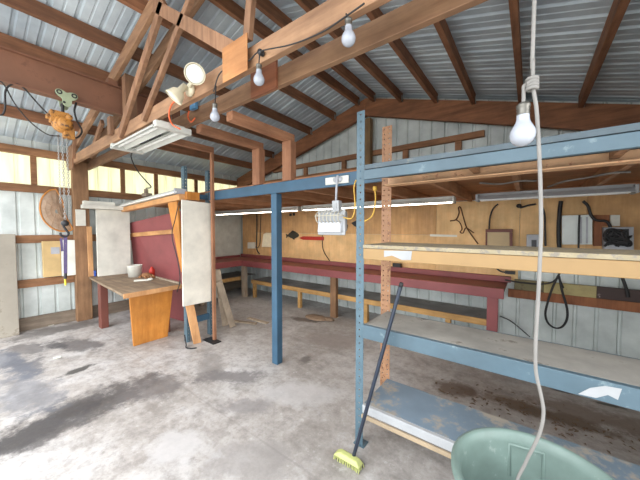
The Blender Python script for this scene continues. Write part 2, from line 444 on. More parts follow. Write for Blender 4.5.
# ------------------------------------------------------------------ roof timbers
PL = [-2.60, -3.12, -3.72, -4.28, -4.86, -5.52]
PR = [-2.28, -1.78, -1.22, -.70, -.14, .45, 1.02]
order = ['first', 'second', 'third', 'fourth', 'fifth', 'sixth', 'seventh']
def purlin(x, label):
    o = MB().box((x - .026, YF - .1, zp(x) + .001), (x + .026, 4.616, zp(x) + .142)).build('roof_purlin', M['purlin'], None, .004)
    MB().box((x + .0265, 4.55, zp(x) - .004), (x + .0295, 4.615, zp(x) + .09)).build('joist_hanger', M['steel'], o)
    tag(o, label, 'purlin', 'purlins under the metal roof')
for i, x in enumerate(PL): purlin(x, f'dark brown roof purlin, {order[i]} from the ridge on the slope above the chain hoist')
for i, x in enumerate(PR): purlin(x, f'dark brown roof purlin, {order[i]} from the ridge on the slope above the storage rack')
for x0, s in ((XL + .06, 'left slope, above the pegboard corner'), (XR - .02, 'right slope, above the storage rack')):
    mb = MB(); y0, y1 = 4.62, 4.70
    mb.prism([(RX, y0, zp(RX) + .06), (x0, y0, zp(x0) + .06), (x0, y0, zp(x0) - .25), (RX, y0, zp(RX) - .25)], (0, y1 - y0, 0))
    tag(mb.build('gable_rafter', M['rake'], None, .004), 'brown gable end rafter carrying the purlin ends on the ' + s, 'rafter', 'gable rafters')
o = tag(MB().box((-2.49, 4.60, 2.15), (-2.35, 4.715, zp(-2.35) - .285)).build('gable_post', M['gable_post'], None, .005), 'brown post under the roof peak in the gable wall', 'post')

# truss over the middle of the shed
tr = thing('roof_truss', (RX, 1.36, 2.63), 'big double timber roof truss spanning the shed with wires and lamps on it', 'truss')
YN0, YN1, YF0, YF1 = 1.20, 1.245, 1.465, 1.51
for (a, b) in ((YN0, YN1), (YF0, YF1)):
    MB().box((-6.3, a, 2.64), (1.3, b, 2.775)).build('bottom_chord', M['truss'], tr, .004)
for (a, b) in ((YN0, YN1), (YF0, YF1)):
    for xe in (-6.3, 1.3):
        MB().prism([(RX, a, zp(RX) - .004), (xe, a, zp(xe) - .004), (xe, a, zp(xe) - .155), (RX, a, zp(RX) - .155)], (0, b - a, 0)).build('top_chord', M['truss'], tr, .004)
def web(p0, p1, w=.038, h=.09, m='truss_z'):
    MB().bar(p0, p1, w, h, (0, 1, 0)).build('web', M[m], tr, .003) if False else MB().bar(p0, p1, h, w, (0, 1, 0)).build('web', M[m], tr, .003)
YW = 1.178
web((-3.72, YW, 2.65), (-2.60, YW, 3.59))
web((-3.08, YW, 2.68), (-2.14, YW, 3.40), h=.06)
web((-2.78, YW, 3.63), (-1.62, YW, 2.80), h=.10)
web((-1.47, YW, 2.80), (-1.36, YW, 3.50), h=.06)
web((-.2, YW, 2.72), (-1.2, YW, 3.45))
web((-3.83, 1.32, 2.645), (-3.83, 1.32, 3.40), w=.12, h=.10)
web((-4.02, YW, 2.72), (-4.02, YW, 2.93), w=.04, h=.10)
web((-5.35, 1.30, 2.70), (-4.75, 1.30, 3.08), h=.08)
web((-5.72, YW, 2.70), (-5.62, YW, 2.98), h=.05)
web((-.1, 1.355, 2.64), (-.1, 1.355, 3.1), w=.12, h=.13)
MB().box((-1.71, 1.152, 2.60), (-1.445, 1.158, 2.83)).build('gusset', M['ply_raw'], tr, .002)
MB().box((-1.77, YF0 - .024, 2.62), (-1.49, YF0 - .001, 2.85)).build('gusset', M['ply_dark'], tr, .002)
MB().box((-6.12, 1.18, 2.56), (-5.82, YN0 - .001, 2.93)).build('gusset', M['truss_z'], tr, .002)

lp = tag(MB().box((-6.282, 1.248, 0), (-6.17, 1.462, 2.745)).build('timber_post', M['post'], None, .008), 'thick timber post by the wall carrying the end of the roof truss', 'post')

# brown steel hoist beam
ib = thing('hoist_beam', (-4.0, .3, 2.97), 'brown painted steel beam running under the roof with the chain hoist on it', 'beam')
MB().box((-4.006, YF - .1, 2.985), (-3.994, 2.0, 3.285)).box((-4.05, YF - .1, 2.97), (-3.95, 2.0, 2.985)).box((-4.05, YF - .1, 3.285), (-3.95, 2.0, 3.298)).build('beam_body', M['ibeam'], ib)
MB().box((-4.04, 1.15, 3.298), (-3.96, 1.245, 3.36)).box((-4.04, YF, 3.298), (-3.96, YF + .05, zp(-4) + .0)).build('hanger', M['ibeam'], ib)

# left wall rails
for (z0, z1, t) in ((2.175, 2.295, 'under the glowing panels'), (1.375, 1.50, 'at mid height behind the hanging net'), (.675, .80, 'low down behind the open wall box')):
    tag(MB().box((XL + .004, YF, z0), (-6.285, YB - .07, z1)).build('wall_girt', M['girt'], None, .004), 'brown wooden rail along the left metal wall, ' + t, 'girt', 'rails on the left wall')
tag(MB().box((-6.335, YF, 2.75), (-6.24, 4.61, 2.865)).build('eave_plate', M['girt'], None, .004), 'brown timber plate along the eave above the glowing panels', 'plate')
for y, t in ((-.3, 'nearest the open door'), (.81, 'behind the hoist chains'), (2.02, 'behind the long shop light on the wood beam'), (2.62, 'above the red plank of the bench'), (3.5, 'nearest the far corner')):
    tag(MB().box((XL + .004, y - .035, 2.297), (-6.29, y + .035, 2.749)).build('window_stud', M['girt'], None, .003), 'short stud across the glowing panels, ' + t, 'stud', 'studs across the glowing panels')
# gable wall rails with blocks
def gable_girt(z0, z1, zb, xs_, label, x0_, x1_):
    o = MB().box((x0_, 4.722, z0), (x1_, 4.798, z1)).build('gable_girt', M['gable_girt'], None, .004)
    tag(o, label, 'girt', 'rails on the gable wall')
    for x in xs_: MB().box((x - .045, 4.735, zb), (x + .045, 4.797, z0 - .002)).build('block', M['gable_girt'], o, .003)
gable_girt(2.955, 3.045, 2.79, [-4.0, -3.0, -1.75, -.92], 'upper brown rail across the grey gable wall with short blocks under it', -5.0, -.57)
gable_girt(2.68, 2.785, 2.4, [-3.6, -2.9], 'lower brown rail across the grey gable wall, just above the loft', -6.1, -2.0)

# ------------------------------------------------------------------ loft
tag(MB().box((-3.72, 2.25, 2.01), (1.25, 2.29, 2.13)).build('loft_beam', M['blue'], None, .004), 'long blue painted timber beam along the front of the loft', 'beam')
bp = tag(MB().box((-2.42, 2.25, 0), (-2.33, 2.34, 2.009)).build('loft_post', M['blue'], None, .006), 'blue painted square post standing free under the loft beam', 'post')
tag(MB().box((-6.2, 2.29, 2.135), (1.25, 4.69, 2.152)).build('loft_deck', M['deck']), 'plywood loft floor lying on the joists', 'loft floor')
jx = [-5.6, -4.99, -4.38, -3.77, -3.16, -2.55, -1.94, -1.33, -.72, -.11, .5]
for i, x in enumerate(jx):
    where = ['in the far corner over the pegboard', 'second from the pegboard corner', 'third from the pegboard corner', 'near the narrow stud', 'right of the narrow stud', 'just left of the blue post', 'just right of the blue post', 'left of the rack uprights', 'right of the rack uprights', 'above the end of the long strip lights', 'above the breaker box', 'above the far end of the grey strip light'][i]
    tag(MB().box((x - .019, 2.291, 2.005), (x + .019, 4.69, 2.133)).build('loft_joist', M['joist'], None, .003), 'brown loft joist, ' + where, 'joist', 'joists under the loft')
tag(MB().box((-6.2, 4.69, 2.03), (1.25, 4.73, 2.15)).build('loft_ledger', M['deck'], None, .003), 'brown ledger board along the back wall under the loft floor', 'board')
# stringers tying the loft to the truss
for x, t in ((-2.66, 'left of the blue post'), (-2.15, 'above the blue post')):
    fr = thing('timber_bracket', (x, 2.27, 2.13), 'pale wooden frame tying loft beam to truss, ' + t, 'frame', 'wooden frames on the loft beam')
    MB().box((x - .045, 1.512, 2.56), (x + .045, 2.32, 2.64)).build('rail', M['stringer'], fr, .004)
    MB().box((x - .065, 2.23, 2.131), (x + .065, 2.32, 2.559)).build('frame_post', M['stud'], fr, .004)
tag(MB().box((-3.605, 2.205, 0), (-3.56, 2.245, 2.66)).build('wall_stud', M['stud'], None, .003), 'narrow reddish stud from floor to roof timbers beside the leaning white board', 'stud')
tag(MB().box((-3.625, 1.512, 2.662), (-3.565, 2.25, 2.74)).build('tie_board', M['stringer'], None, .003), 'pale tie board from the truss to the top of the narrow stud', 'board')

# ------------------------------------------------------------------ fluorescent lights
def strip_light(x0, x1, y, z, label, grey=False, w=.11, lit=True):
    t = thing('strip_light', ((x0 + x1) / 2, y, z), label, 'light', 'fluorescent lights')
    hm = M['fixture_grey'] if grey else M['fixture']
    mb = MB()
    prof = [(-w / 2, -.035), (-w * .32, .0), (w * .32, 0), (w / 2, -.035), (w / 2, -.03), (w * .34, .006), (-w * .34, .006), (-w / 2, -.03)]
    mb.prism([(x0, y + a, z + .06 + b) for a, b in prof], (x1 - x0, 0, 0))
    mb.box((x0, y - .028, z + .06), (x1, y + .028, z + .1))
    mb.build('housing', hm, t)
    for s in (-1, 1):
        MB().tube([(x0 + .03, y + s * w * .24, z + .032), (x1 - .03, y + s * w * .24, z + .032)], .0155, 10).build('tube', M['tube_lit' if lit else 'tube'], t)
    for xe in (x0, x1):
        MB().box((xe - .012, y - w / 2, z + .012), (xe + .012, y + w / 2, z + .09)).build('end_cap', hm, t, .003)
strip_light(-5.86, -3.30, 3.75, 1.904, 'long white strip light under the loft, nearest the far corner')
strip_light(-3.20, -.76, 3.75, 1.904, 'long white strip light under the loft, behind the work lamp')
strip_light(-.50, .74, 3.72, 1.904, 'shorter grey strip light under the loft above the breaker box', True, .16, False)

# wide double light under the truss
t = thing('shop_light', (-3.1, 1.23, 2.5), 'wide twin tube shop light hanging under the roof truss', 'light', 'fluorescent lights')
x0, x1, y0, y1, z = -3.62, -2.56, 1.06, 1.37, 2.475
mb = MB(); ym = (y0 + y1) / 2
for ya, yb in ((y0, ym - .025), (ym + .025, y1)):
    yc = (ya + yb) / 2
    mb.prism([(x0, ya, z), (x0, ya + .035, z + .035), (x0, yb - .035, z + .035), (x0, yb, z), (x0, yb, z + .01), (x0, yb - .03, z + .045), (x0, ya + .03, z + .045), (x0, ya, z + .012)], (x1 - x0, 0, 0))
mb.box((x0, y0 + .05, z + .045), (x1, y1 - .05, z + .06))
mb.build('housing', M['fixture'], t)
MB().box((x0 + .3, ym - .024, z + .02), (x1 - .3, ym + .024, z + .06)).box((x0 + .45, ym - .05, z + .03), (x0 + .52, ym + .05, z + .05)).box((x1 - .52, ym - .05, z + .03), (x1 - .45, ym + .05, z + .05)).build('ballast', M['darkmetal'], t)
for s in (-1, 1): MB().tube([(x0 + .02, ym + s * .09, z + .025), (x1 - .02, ym + s * .09, z + .025)], .016, 10).build('tube', M['tube'], t)
for xe in (x0, x1): MB().box((xe - .03, y0, z - .008), (xe + .03, y1, z + .045)).build('end_cap', M['fixture'], t, .004)
for xe in (x0 + .25, x1 - .2): MB().tube([(xe, YN1 + .05, z + .06), (xe, YN1 + .05, 2.76)], .004, 6).build('hanging_wire', M['steel'], t)

# ------------------------------------------------------------------ bulbs and wiring on the truss
def bulb(top, ctr, label, r=.032, cord=None, down=(0, 0, -1)):
    c = Vector(ctr)
    t = thing('light_bulb', c, label, 'light bulb', 'bare light bulbs')
    k = r / .03
    prof = [(.0, -.03), (.009, -.0287), (.017, -.0247), (.0235, -.0187), (.028, -.0108), (.030, -.001), (.029, .0085), (.0258, .017), (.0212, .0252), (.0172, .033), (.0152, .041), (.0148, .052)]
    MB().lathe([(a * k, b * k) for a, b in prof], c, (0, 0, 1), 20).build('glass', M['bulb'], t)
    MB().lathe([(.001, .05 * k), (.0145 * k, .05 * k), (.0155 * k, .056 * k), (.0142 * k, .06 * k), (.0155 * k, .066 * k), (.0142 * k, .070 * k), (.0165 * k, .073 * k), (.016 * k, .08 * k), (.008 * k, .086 * k), (.001, .087 * k)], c, (0, 0, 1), 16).build('socket', M['brass'], t)
    MB().tube(cord or [c + Vector((0, 0, .085 * k)), Vector(top)], .0045, 6).build('cord', M['black' if cord is None else 'rope'], t)
yb_ = 1.168
p = on_y(259, 80, yb_); q = on_y(260, 50, yb_); bulb(q, p, 'bare bulb hanging by the plywood gusset in the middle of the truss', .034)
p = on_y(215, 117, yb_); q = on_y(216, 86, 1.19); bulb(q, p, 'bare bulb hanging low under the truss beside the twin floodlight', .034)
p = on_y(348.5, 39, yb_); q = on_y(346, 14, yb_); bulb(q, p, 'bare bulb on the truss, high up towards the storage rack', .034)
pts = [on_y(x, y, 1.17) for x, y in ((214, 92), (222, 72), (248, 62), (260, 52), (292, 45), (322, 33), (345, 18), (365, 4))]
pts = [Vector((p_.x, 1.165, p_.z)) for p_ in pts]
pw = thing('electrical_cable', pts[3], 'old black wire with a porcelain knob running along the truss face', 'cable')
MB().tube(pts, .0042, 6).build('cable', M['black'], pw)
MB().lathe([(.001, 0), (.016, 0), (.018, .01), (.012, .017), (.018, .024), (.016, .034), (.001, .034)], pts[3] + Vector((0, .03, 0)), (0, -1, 0), 14).build('knob', M['darkmetal'], pw)

# twin floodlight
base = on_y(191, 90, 1.195)
fl = thing('twin_floodlight', base, 'twin headed white floodlight fixed to the truss', 'light')
MB().lathe([(.001, 0), (.055, 0), (.055, .02), (.03, .035), (.001, .035)], base + Vector((0, .004, 0)), (0, -1, 0), 18).build('base', M['lamp_shell'], fl)
def flood(c, d, r):
    c = Vector(c); d = Vector(d).normalized()
    h = MB().lathe([(.001, -.13), (.022, -.13), (.026, -.07), (.05, -.05), (r * .92, -.006), (r, 0), (r, .012), (r * .94, .014), (r * .9, .004), (r * .9, -.004), (.001, -.004)], c, d, 24).build('lamp_head', M['lamp_shell'], fl)
    MB().lathe([(r * .86, .002), (r * .8, .008), (r * .4, .014), (.001, .016)], c, d, 24).build('lens', M['lens'], h)
    MB().tube([c - d * .12, base + Vector((0, -.02, 0))], .012, 8).build('swivel_arm', M['lamp_shell'], fl)
flood(on_y(195, 74, 1.07), (2.0, -1.3, -1.1), .07)
flood(on_y(174.5, 97, 1.08), (-.35, -.5, -.8), .068)
jb = on_y(194, 106, 1.44)
tag(MB().box(jb - Vector((.05, .02, .035)), jb + Vector((.05, .015, .035))).build('junction_box', M['blue_box'], None, .006), 'small blue junction box between the two truss chords', 'junction box')
tag(MB().tube([on_y(x, y, 1.18) for x, y in ((178, 100), (172, 104), (169, 114), (172, 124), (180, 129))], .007, 7).tube([on_y(x, y, 1.40) for x, y in ((189, 111), (188, 117), (191, 122), (195, 118))], .007, 7).build('orange_cord', M['orange_cord']), 'orange extension cord looped under the twin floodlight', 'cord')

# ------------------------------------------------------------------ chain hoist
hc = Vector((-4.0, .745, 2.71))
ho = thing('chain_hoist', hc, 'orange chain hoist hanging from a green trolley on the brown beam', 'hoist')
for s in (-1, 1):
    tm = MB(); xx = -4.0 + s * .062
    pts_ = []
    for q in range(48):
        th = 2 * PI * q / 48; rad = .074 + .026 * math.cos(3 * (th - PI / 6)); pts_.append((rad * math.cos(th), rad * math.sin(th)))
    tm.prism([(xx, .775 + a, 2.985 + b) for a, b in pts_], (s * .01, 0, 0))
    tr_ = tm.build('trolley_plate', M['trolley'], ho, .003)
    for dy in (-.07, .07):
        MB().lathe([(.001, 0), (.026, 0), (.03, .01), (.024, .045), (.014, .046), (.012, .04), (.001, .04)], (-4.0 + s * .03, .775 + dy * .85, 3.02), (s, 0, 0), 16).build('wheel', M['darkmetal'], tr_)
MB().tube([(-4.08, .75, 2.925), (-3.92, .75, 2.925)], .012, 8).tube([(-4.0, .75, 2.925), (-4.0, .75, 2.84)], .014, 8).build('suspension_hook', M['darkmetal'], ho)
bm_ = MB()
bm_.lathe([(.001, -.075), (.07, -.07), (.085, -.04), (.09, 0), (.085, .04), (.07, .07), (.001, .075)], hc + Vector((0, 0, 0)), (1, 0, 0), 16)
bm_.lathe([(.001, .07), (.05, .07), (.06, .09), (.05, .13), (.001, .135)], hc + Vector((0, 0, -.01)), (1, 0, 0), 14)
bm_.lathe([(.001, -.13), (.045, -.125), (.055, -.09), (.05, -.07), (.001, -.07)], hc, (1, 0, 0), 14)
bm_.box(hc + Vector((-.05, -.10, .0)), hc + Vector((.05, .05, .12))).box(hc + Vector((-.045, -.125, .03)), hc + Vector((.03, -.09, .075)))
bm_.box(hc + Vector((-.04, .0, -.14)), hc + Vector((.05, .09, -.03)))
bm_.lathe([(.001, 0), (.03, 0), (.026, .04), (.001, .045)], hc + Vector((.12, .03, .05)), (1, 0, 0), 10)
bm_.build('hoist_body', M['hoist'], ho, .006)
def chain(x, y, z0, z1, r, m='steel'):
    mb = MB(); z = z0; k = 0
    while z > z1:
        a = Vector((r, 0, 0)) if k % 2 else Vector((0, r, 0))
        c = Vector((x, y, z))
        ring = [c + a + Vector((0, 0, r)), c + Vector((0, 0, r * 2)), c - a + Vector((0, 0, r)), c - a - Vector((0, 0, r)), c - Vector((0, 0, r * 2)), c + a - Vector((0, 0, r)), c + a + Vector((0, 0, r))]
        mb.tube(ring, r * .4, 5, False); z -= r * 3.0; k += 1
    return mb.build('chain', M[m], ho)
chain(-4.0, .738, 2.58, 1.70, .008); chain(-4.0, .775, 2.58, 1.70, .008); chain(-4.0, .705, 2.6, 1.88, .006)
MB().lathe([(.001, -.03), (.03, -.03), (.034, 0), (.03, .03), (.001, .03)], (-4.0, .735, 1.66), (1, 0, 0), 14).tube([(-4, .72, 1.63), (-4, .74, 1.59), (-4, .76, 1.55), (-4, .735, 1.515), (-4, .70, 1.53), (-4, .695, 1.56)], .011, 7).build('hook', M['darkmetal'], ho)
st = MB().bar((-4.0, .735, 1.53), (-4.0, .725, 1.12), .03, .008, (1, 0, 0)).bar((-4.0, .70, 1.50), (-4.0, .705, 1.36), .02, .006, (1, 0, 0)).build('lifting_strap', M['strap'], ho)
MB().tube([(-4.0, .725, 1.12), (-4.0, .72, 1.06)], .014, 7).build('latch', M['darkmetal'], ho)
MB().tube([(-4.0, .72, 1.06), (-4.0, .722, .99)], .009, 7).build('yellow_tip', M['safety_yellow'], ho)
pb = MB()
pb.tube([(-3.99, .66, 2.75), (-3.97, .57, 2.84), (-3.96, .46, 2.97), (-3.96, .40, 2.98), (-3.96, .345, 2.90), (-3.97, .335, 2.72), (-3.97, .30, 2.66), (-3.97, .22, 2.72)], .008, 6)
pb.tube([(-3.97, .22, 2.98), (-3.96, .30, 2.975), (-3.96, .345, 2.93), (-3.97, .40, 2.80), (-3.98, .50, 2.66), (-3.98, .62, 2.57), (-3.99, .72, 2.58)], .006, 6)
pb.tube([(-3.97, .86, 2.98), (-3.97, .84, 2.88), (-3.98, .86, 2.78), (-3.98, .90, 2.68), (-3.99, .86, 2.60), (-3.99, .80, 2.60)], .009, 6)
pb.build('power_cable', M['black'], ho)

# ------------------------------------------------------------------ things on the left wall
cb = tag(MB().hexa([(-6.17, .02, 0), (-6.12, .02, 0), (-6.12, .565, 0), (-6.17, .565, 0), (-6.26, .02, 1.53), (-6.21, .02, 1.53), (-6.21, .575, 1.52), (-6.26, .575, 1.52)]).build('cement_board', M['concrete_board'], None, .006), 'tall grey cement board leaning on the left wall near the open side', 'board')
wb = thing('wall_box', (-6.28, 1.06, .80), 'open tan and white electrical box hung low on the wall beside the post', 'electrical box')
MB().box((-6.284, .86, .82), (-6.20, 1.075, 1.40)).build('box_body', M['tan_box'], wb, .004)
MB().hexa([(-6.21, 1.078, .81), (-6.20, 1.078, .81), (-6.17, 1.25, .815), (-6.18, 1.25, .815), (-6.21, 1.078, 1.42), (-6.20, 1.078, 1.42), (-6.17, 1.25, 1.41), (-6.18, 1.25, 1.41)]).build('box_door', M['white'], wb, .003)
MB().box((-6.199, .955, 1.19), (-6.196, 1.06, 1.30)).build('nameplate', M['grey_box'], wb)
# net on a hoop
hoop = [(1.05, 2.25), (.97, 2.22), (.885, 2.10), (.855, 1.93), (.885, 1.76), (.97, 1.63), (1.06, 1.57), (1.14, 1.56), (1.235, 1.585), (1.22, 1.66), (1.17, 1.78), (1.14, 1.95), (1.12, 2.08), (1.05, 2.25)]
nt = thing('landing_net', (-6.24, 1.05, 1.56), 'brown net on a curved wire hoop hung on the left wall behind the chains', 'net')
MB().tube([(-6.24, a, b) for a, b in hoop], .012, 7).build('hoop', M['orange_ply'], nt)
nm = MB(); cy_, cz_ = 1.04, 1.88
rings = [[Vector((-6.24 + .05 * (1 - k * k), cy_ + (a - cy_) * k, cz_ + (b - cz_) * k)) for a, b in hoop[:-1]] for k in (1, .7, .4, .1)]
n_ = len(hoop) - 1
for i in range(3):
    for j in range(n_): nm.add([rings[i][j], rings[i][(j + 1) % n_], rings[i + 1][(j + 1) % n_], rings[i + 1][j]], [(0, 1, 2, 3)], True)
for i in range(3):
    for j in range(n_): nm.tube([rings[i][j], rings[i + 1][j]], .003, 4, False)
for i in (1, 2): nm.tube(rings[i] + [rings[i][0]], .003, 4, False)
nm.build('netting', M['net'], nt)

# ------------------------------------------------------------------ work table and the boards around it
tb = thing('work_table', (-5.1, 1.85, 0), 'low worn wooden work table by the left wall with boards piled on it', 'table')
MB().hexa([(-6.04, 1.40, .735), (-4.12, 1.28, .735), (-4.16, 2.06, .735), (-6.04, 2.09, .735), (-6.04, 1.40, .77), (-4.12, 1.28, .77), (-4.16, 2.06, .77), (-6.04, 2.09, .77)]).build('table_top', M['tabletop'], tb, .005)
MB().bar((-4.105, 1.285, .74), (-4.145, 2.05, .74), .02, .062).build('edge_strip', M['pine'], tb, .003)
for (x, y) in ((-5.5, 1.44), (-4.55, 1.66), (-5.5, 2.05), (-4.5, 1.95)):
    MB().box((x - .07, y - .05, 0), (x + .07, y + .05, .734)).build('leg', M['maroon_leg'], tb, .004)
tag(MB().hexa([(-4.30, 1.44, 0), (-4.265, 1.44, 0), (-4.265, 1.885, 0), (-4.30, 1.885, 0), (-4.25, 1.39, .69), (-4.215, 1.39, .69), (-4.215, 1.95, .69), (-4.25, 1.95, .69)]).build('end_panel', M['orange_ply'], None, .005), 'orange stained wooden panel standing under the near end of the work table', 'panel')
# big white panel leaning on the wall behind the table
tag(MB().hexa([(-6.0, 1.50, .771), (-5.96, 1.50, .771), (-5.96, 2.0, .771), (-6.0, 2.0, .771), (-6.16, 1.54, 1.945), (-6.12, 1.54, 1.945), (-6.12, 2.06, 1.945), (-6.16, 2.06, 1.945)]).build('leaning_panel', M['white'], None, .004), 'tall plain white panel standing on the back of the work table', 'panel')
tag(MB().hexa([(-6.10, 1.40, .771), (-6.07, 1.40, .771), (-6.07, 1.47, .771), (-6.10, 1.47, .771), (-6.165, 1.41, 1.64), (-6.135, 1.41, 1.64), (-6.135, 1.48, 1.64), (-6.165, 1.48, 1.64)]).build('tan_board', M['pine'], None, .003), 'narrow tan board standing between the timber post and the white panel', 'board')
for (a, b, t) in (((-6.16, 1.34, 1.948), (-6.0, 2.14, 1.948), 'lower white board laid flat across the top of the white panel'), ((-6.15, 1.36, 2.014), (-6.03, 1.80, 2.014), 'upper white board laid flat across the top of the white panel')):
    y0, y1 = a[1], b[1]
    tag(MB().hexa([(a[0], y0, a[2]), (b[0], y0, a[2]), (b[0], y1, b[2]), (a[0], y1, b[2]), (a[0], y0, a[2] + .065), (b[0], y0, a[2] + .065), (b[0], y1, b[2] + .065), (a[0], y1, b[2] + .065)]).build('white_plank', M['white'], None, .003), t, 'board')
tag(MB().box((-6.169, 1.27, 1.65), (-6.135, 1.40, 1.93)).build('white_block', M['white'], None, .003), 'small white block fixed to the timber post beside the white panel', 'block')
mp = thing('maroon_panel', (-5.4, 2.3, 0), 'wide maroon panel with a wood batten standing behind the work table', 'panel')
c0, c1, c2, c3 = Vector((-6.2, 2.185, 0)), Vector((-4.75, 2.36, 0)), on_y(179, 211, 2.36), Vector((-6.2, 2.075, 1.715))
MB().prism([c0, c1, c2, c3], (.02, .025, 0)).build('sheet', M['maroon'], mp, .003)
def on_panel(u, v):
    a = c0.lerp(c1, u); b = c3.lerp(c2, u); return a.lerp(b, v)
MB().bar(on_panel(.03, .86) + Vector((.002, -.014, 0)), on_panel(.97, .82) + Vector((.002, -.014, 0)), .02, .075).build('batten', M['pine_x'], mp, .002)
# wood beam with a shop light on it
wa, wb2 = Vector((-6.2, 1.97, 1.955)), Vector((-3.72, 1.87, 2.025))
tag(MB().bar(wa, wb2, .09, .08).build('wood_beam', M['pine_x'], None, .004), 'light wooden beam above the work table carrying an old shop light', 'beam')
t = thing('strip_light', (-5.0, 1.9, 2.03), 'white strip light lying along the wooden beam over the work table', 'light', 'fluorescent lights')
d_ = (wb2 - wa).normalized(); o0 = wa + Vector((.02, 0, .042)); o1 = wb2 + Vector((-.02, 0, .042))
MB().bar(o0 + Vector((0, 0, .03)), o1 + Vector((0, 0, .03)), .13, .05).bar(o0 + Vector((0, 0, .065)), o1 + Vector((0, 0, .065)), .07, .02).build('housing', M['fixture'], t, .012)
MB().tube([o0 + Vector((0, -.075, .02)), o1 + Vector((0, -.075, .02))], .013, 8).build('tube', M['tube'], t)
MB().bar(o1 + d_ * -.03 + Vector((0, -.01, .035)), o1 + Vector((0, -.01, .035)), .16, .075).build('end_cap', M['grey_box'], t, .004)
tag(MB().box((-3.715, 1.90, 1.992), (-3.66, 2.08, 2.10)).build('wood_block', M['orange_ply'], None, .004), 'orange wood block at the end of the beam by the blue upright', 'block')
tag(MB().hexa([(-3.87, 1.905, 1.0), (-3.82, 1.905, 1.0), (-3.82, 1.94, 1.0), (-3.87, 1.94, 1.0), (-4.08, 1.84, 1.965), (-3.82, 1.84, 1.975), (-3.82, 1.87, 1.975), (-4.08, 1.87, 1.965)]).build('pine_prop', M['orange_ply'], None, .003), 'tapering orange wood prop under the end of the light beam', 'board')

# second steel rack behind the white board
def perforated(mb, x0, x1, y, z0, z1, axis='x', pitch=.05, hole=.006, t=.003, cols=1):
    """perforated steel strip; axis 'x': face in xz plane at y, 'y': face in yz plane at x=y with x0..x1 along y"""
    def P(a, z, o): return Vector((a, y + o, z)) if axis == 'x' else Vector((y + o, a, z))
    n = max(1, round((z1 - z0) / pitch)); dz = (z1 - z0) / n; w = (x1 - x0) / cols
    for i in range(n):
        for c in range(cols):
            za, zb = z0 + i * dz, z0 + (i + 1) * dz; xa, xb = x0 + c * w, x0 + (c + 1) * w
            xm, zc = (xa + xb) / 2, (za + zb) / 2
            out = [(xa, za), (xm, za), (xb, za), (xb, zc), (xb, zb), (xm, zb), (xa, zb), (xa, zc)]
            inn = [(xm + hole * math.cos(q), zc + hole * math.sin(q)) for q in [math.radians(225 + 45 * k) for k in range(8)]]
            vs = [P(a, z, 0) for a, z in out] + [P(a, z, 0) for a, z in inn] + [P(a, z, t) for a, z in out] + [P(a, z, t) for a, z in inn]
            fs = []
            for k in range(8):
                m = (k + 1) % 8
                fs += [(k, m, 8 + m, 8 + k), (16 + m, 16 + k, 24 + k, 24 + m), (8 + k, 8 + m, 24 + m, 24 + k)]
            mb.add(vs, fs)
    return mb
sr = thing('steel_rack', (-4.0, 2.1, 0), 'small blue perforated steel rack standing behind the leaning white board', 'rack')
for (x, y) in ((-3.85, 1.945), (-3.85, 2.30)):
    mb = perforated(MB(), x - .045, x + .035, y, 0, 2.46); perforated(mb, y, y + .045, x + .035, 0, 2.46, 'y'); mb.build('upright', M['upright_blue'], sr)
MB().box((-3.86, 1.99, 2.03), (-3.83, 2.30, 2.10)).build('side_beam', M['blue'], sr, .003)
MB().box((-3.86, 1.99, .24), (-3.83, 2.30, .33)).build('side_beam', M['blue'], sr, .003)

wbd = tag(MB().hexa([(-3.70, 1.83, .56), (-3.675, 1.83, .56), (-3.675, 2.24, .55), (-3.70, 2.24, .55), (-3.70, 1.84, 1.985), (-3.675, 1.84, 1.985), (-3.675, 2.27, 1.965), (-3.70, 2.27, 1.965)]).build('white_board', M['white_board'], None, .003), 'tall scuffed white board hung upright at the end of the blue steel rack', 'board')
tag(MB().hexa([(-3.70, 1.97, 0), (-3.68, 1.97, 0), (-3.66, 2.07, 0), (-3.68, 2.07, 0), (-3.79, 1.87, .78), (-3.77, 1.87, .78), (-3.75, 1.98, .78), (-3.77, 1.98, .78)]).build('pine_board', M['pine'], None, .003), 'short tan pine board leaning under the scuffed white board', 'board')
for k, (b0, t0, lab) in enumerate((((-3.96, 2.66), (-3.77, 2.40, .98), 'weathered grey plank leaning behind the narrow stud, the one nearer the stud'), ((-3.82, 2.70), (-3.72, 2.40, .80), 'weathered grey plank leaning behind the narrow stud, the shorter one'))):
    mb = MB().bar((b0[0], b0[1], .012), t0, .095, .022, (1, -.5, .2))
    tag(mb.build('grey_plank', M['old_board'], None, .003), lab, 'board')
for i, (a, b, l) in enumerate((((-4.1, 2.86, .012), (-3.62, 3.02, .012), 'flat wood offcut on the floor behind the leaning grey planks'), ((-3.98, 3.14, .01), (-3.5, 3.16, .01), 'thin grey lath on the floor behind the leaning planks'))):
    bar_thing('offcut', a, b, .07, .02, M['old_board'], l, 'board', bevel=.002)
tag(MB().tube([(-3.72, 1.86, .16), (-3.66, 1.85, .05), (-3.64, 1.84, .012), (-3.57, 1.86, .01), (-3.52, 1.92, .01)], .009, 7).build('black_cord', M['black']), 'short black cord hanging to the floor by the blue rack foot', 'cord')
tag(MB().box((-3.72, 2.12, 0.001), (-3.45, 2.25, .012)).build('base_plate', M['darkmetal'], None, .002), 'dark flat metal plate on the floor at the foot of the narrow stud', 'plate')

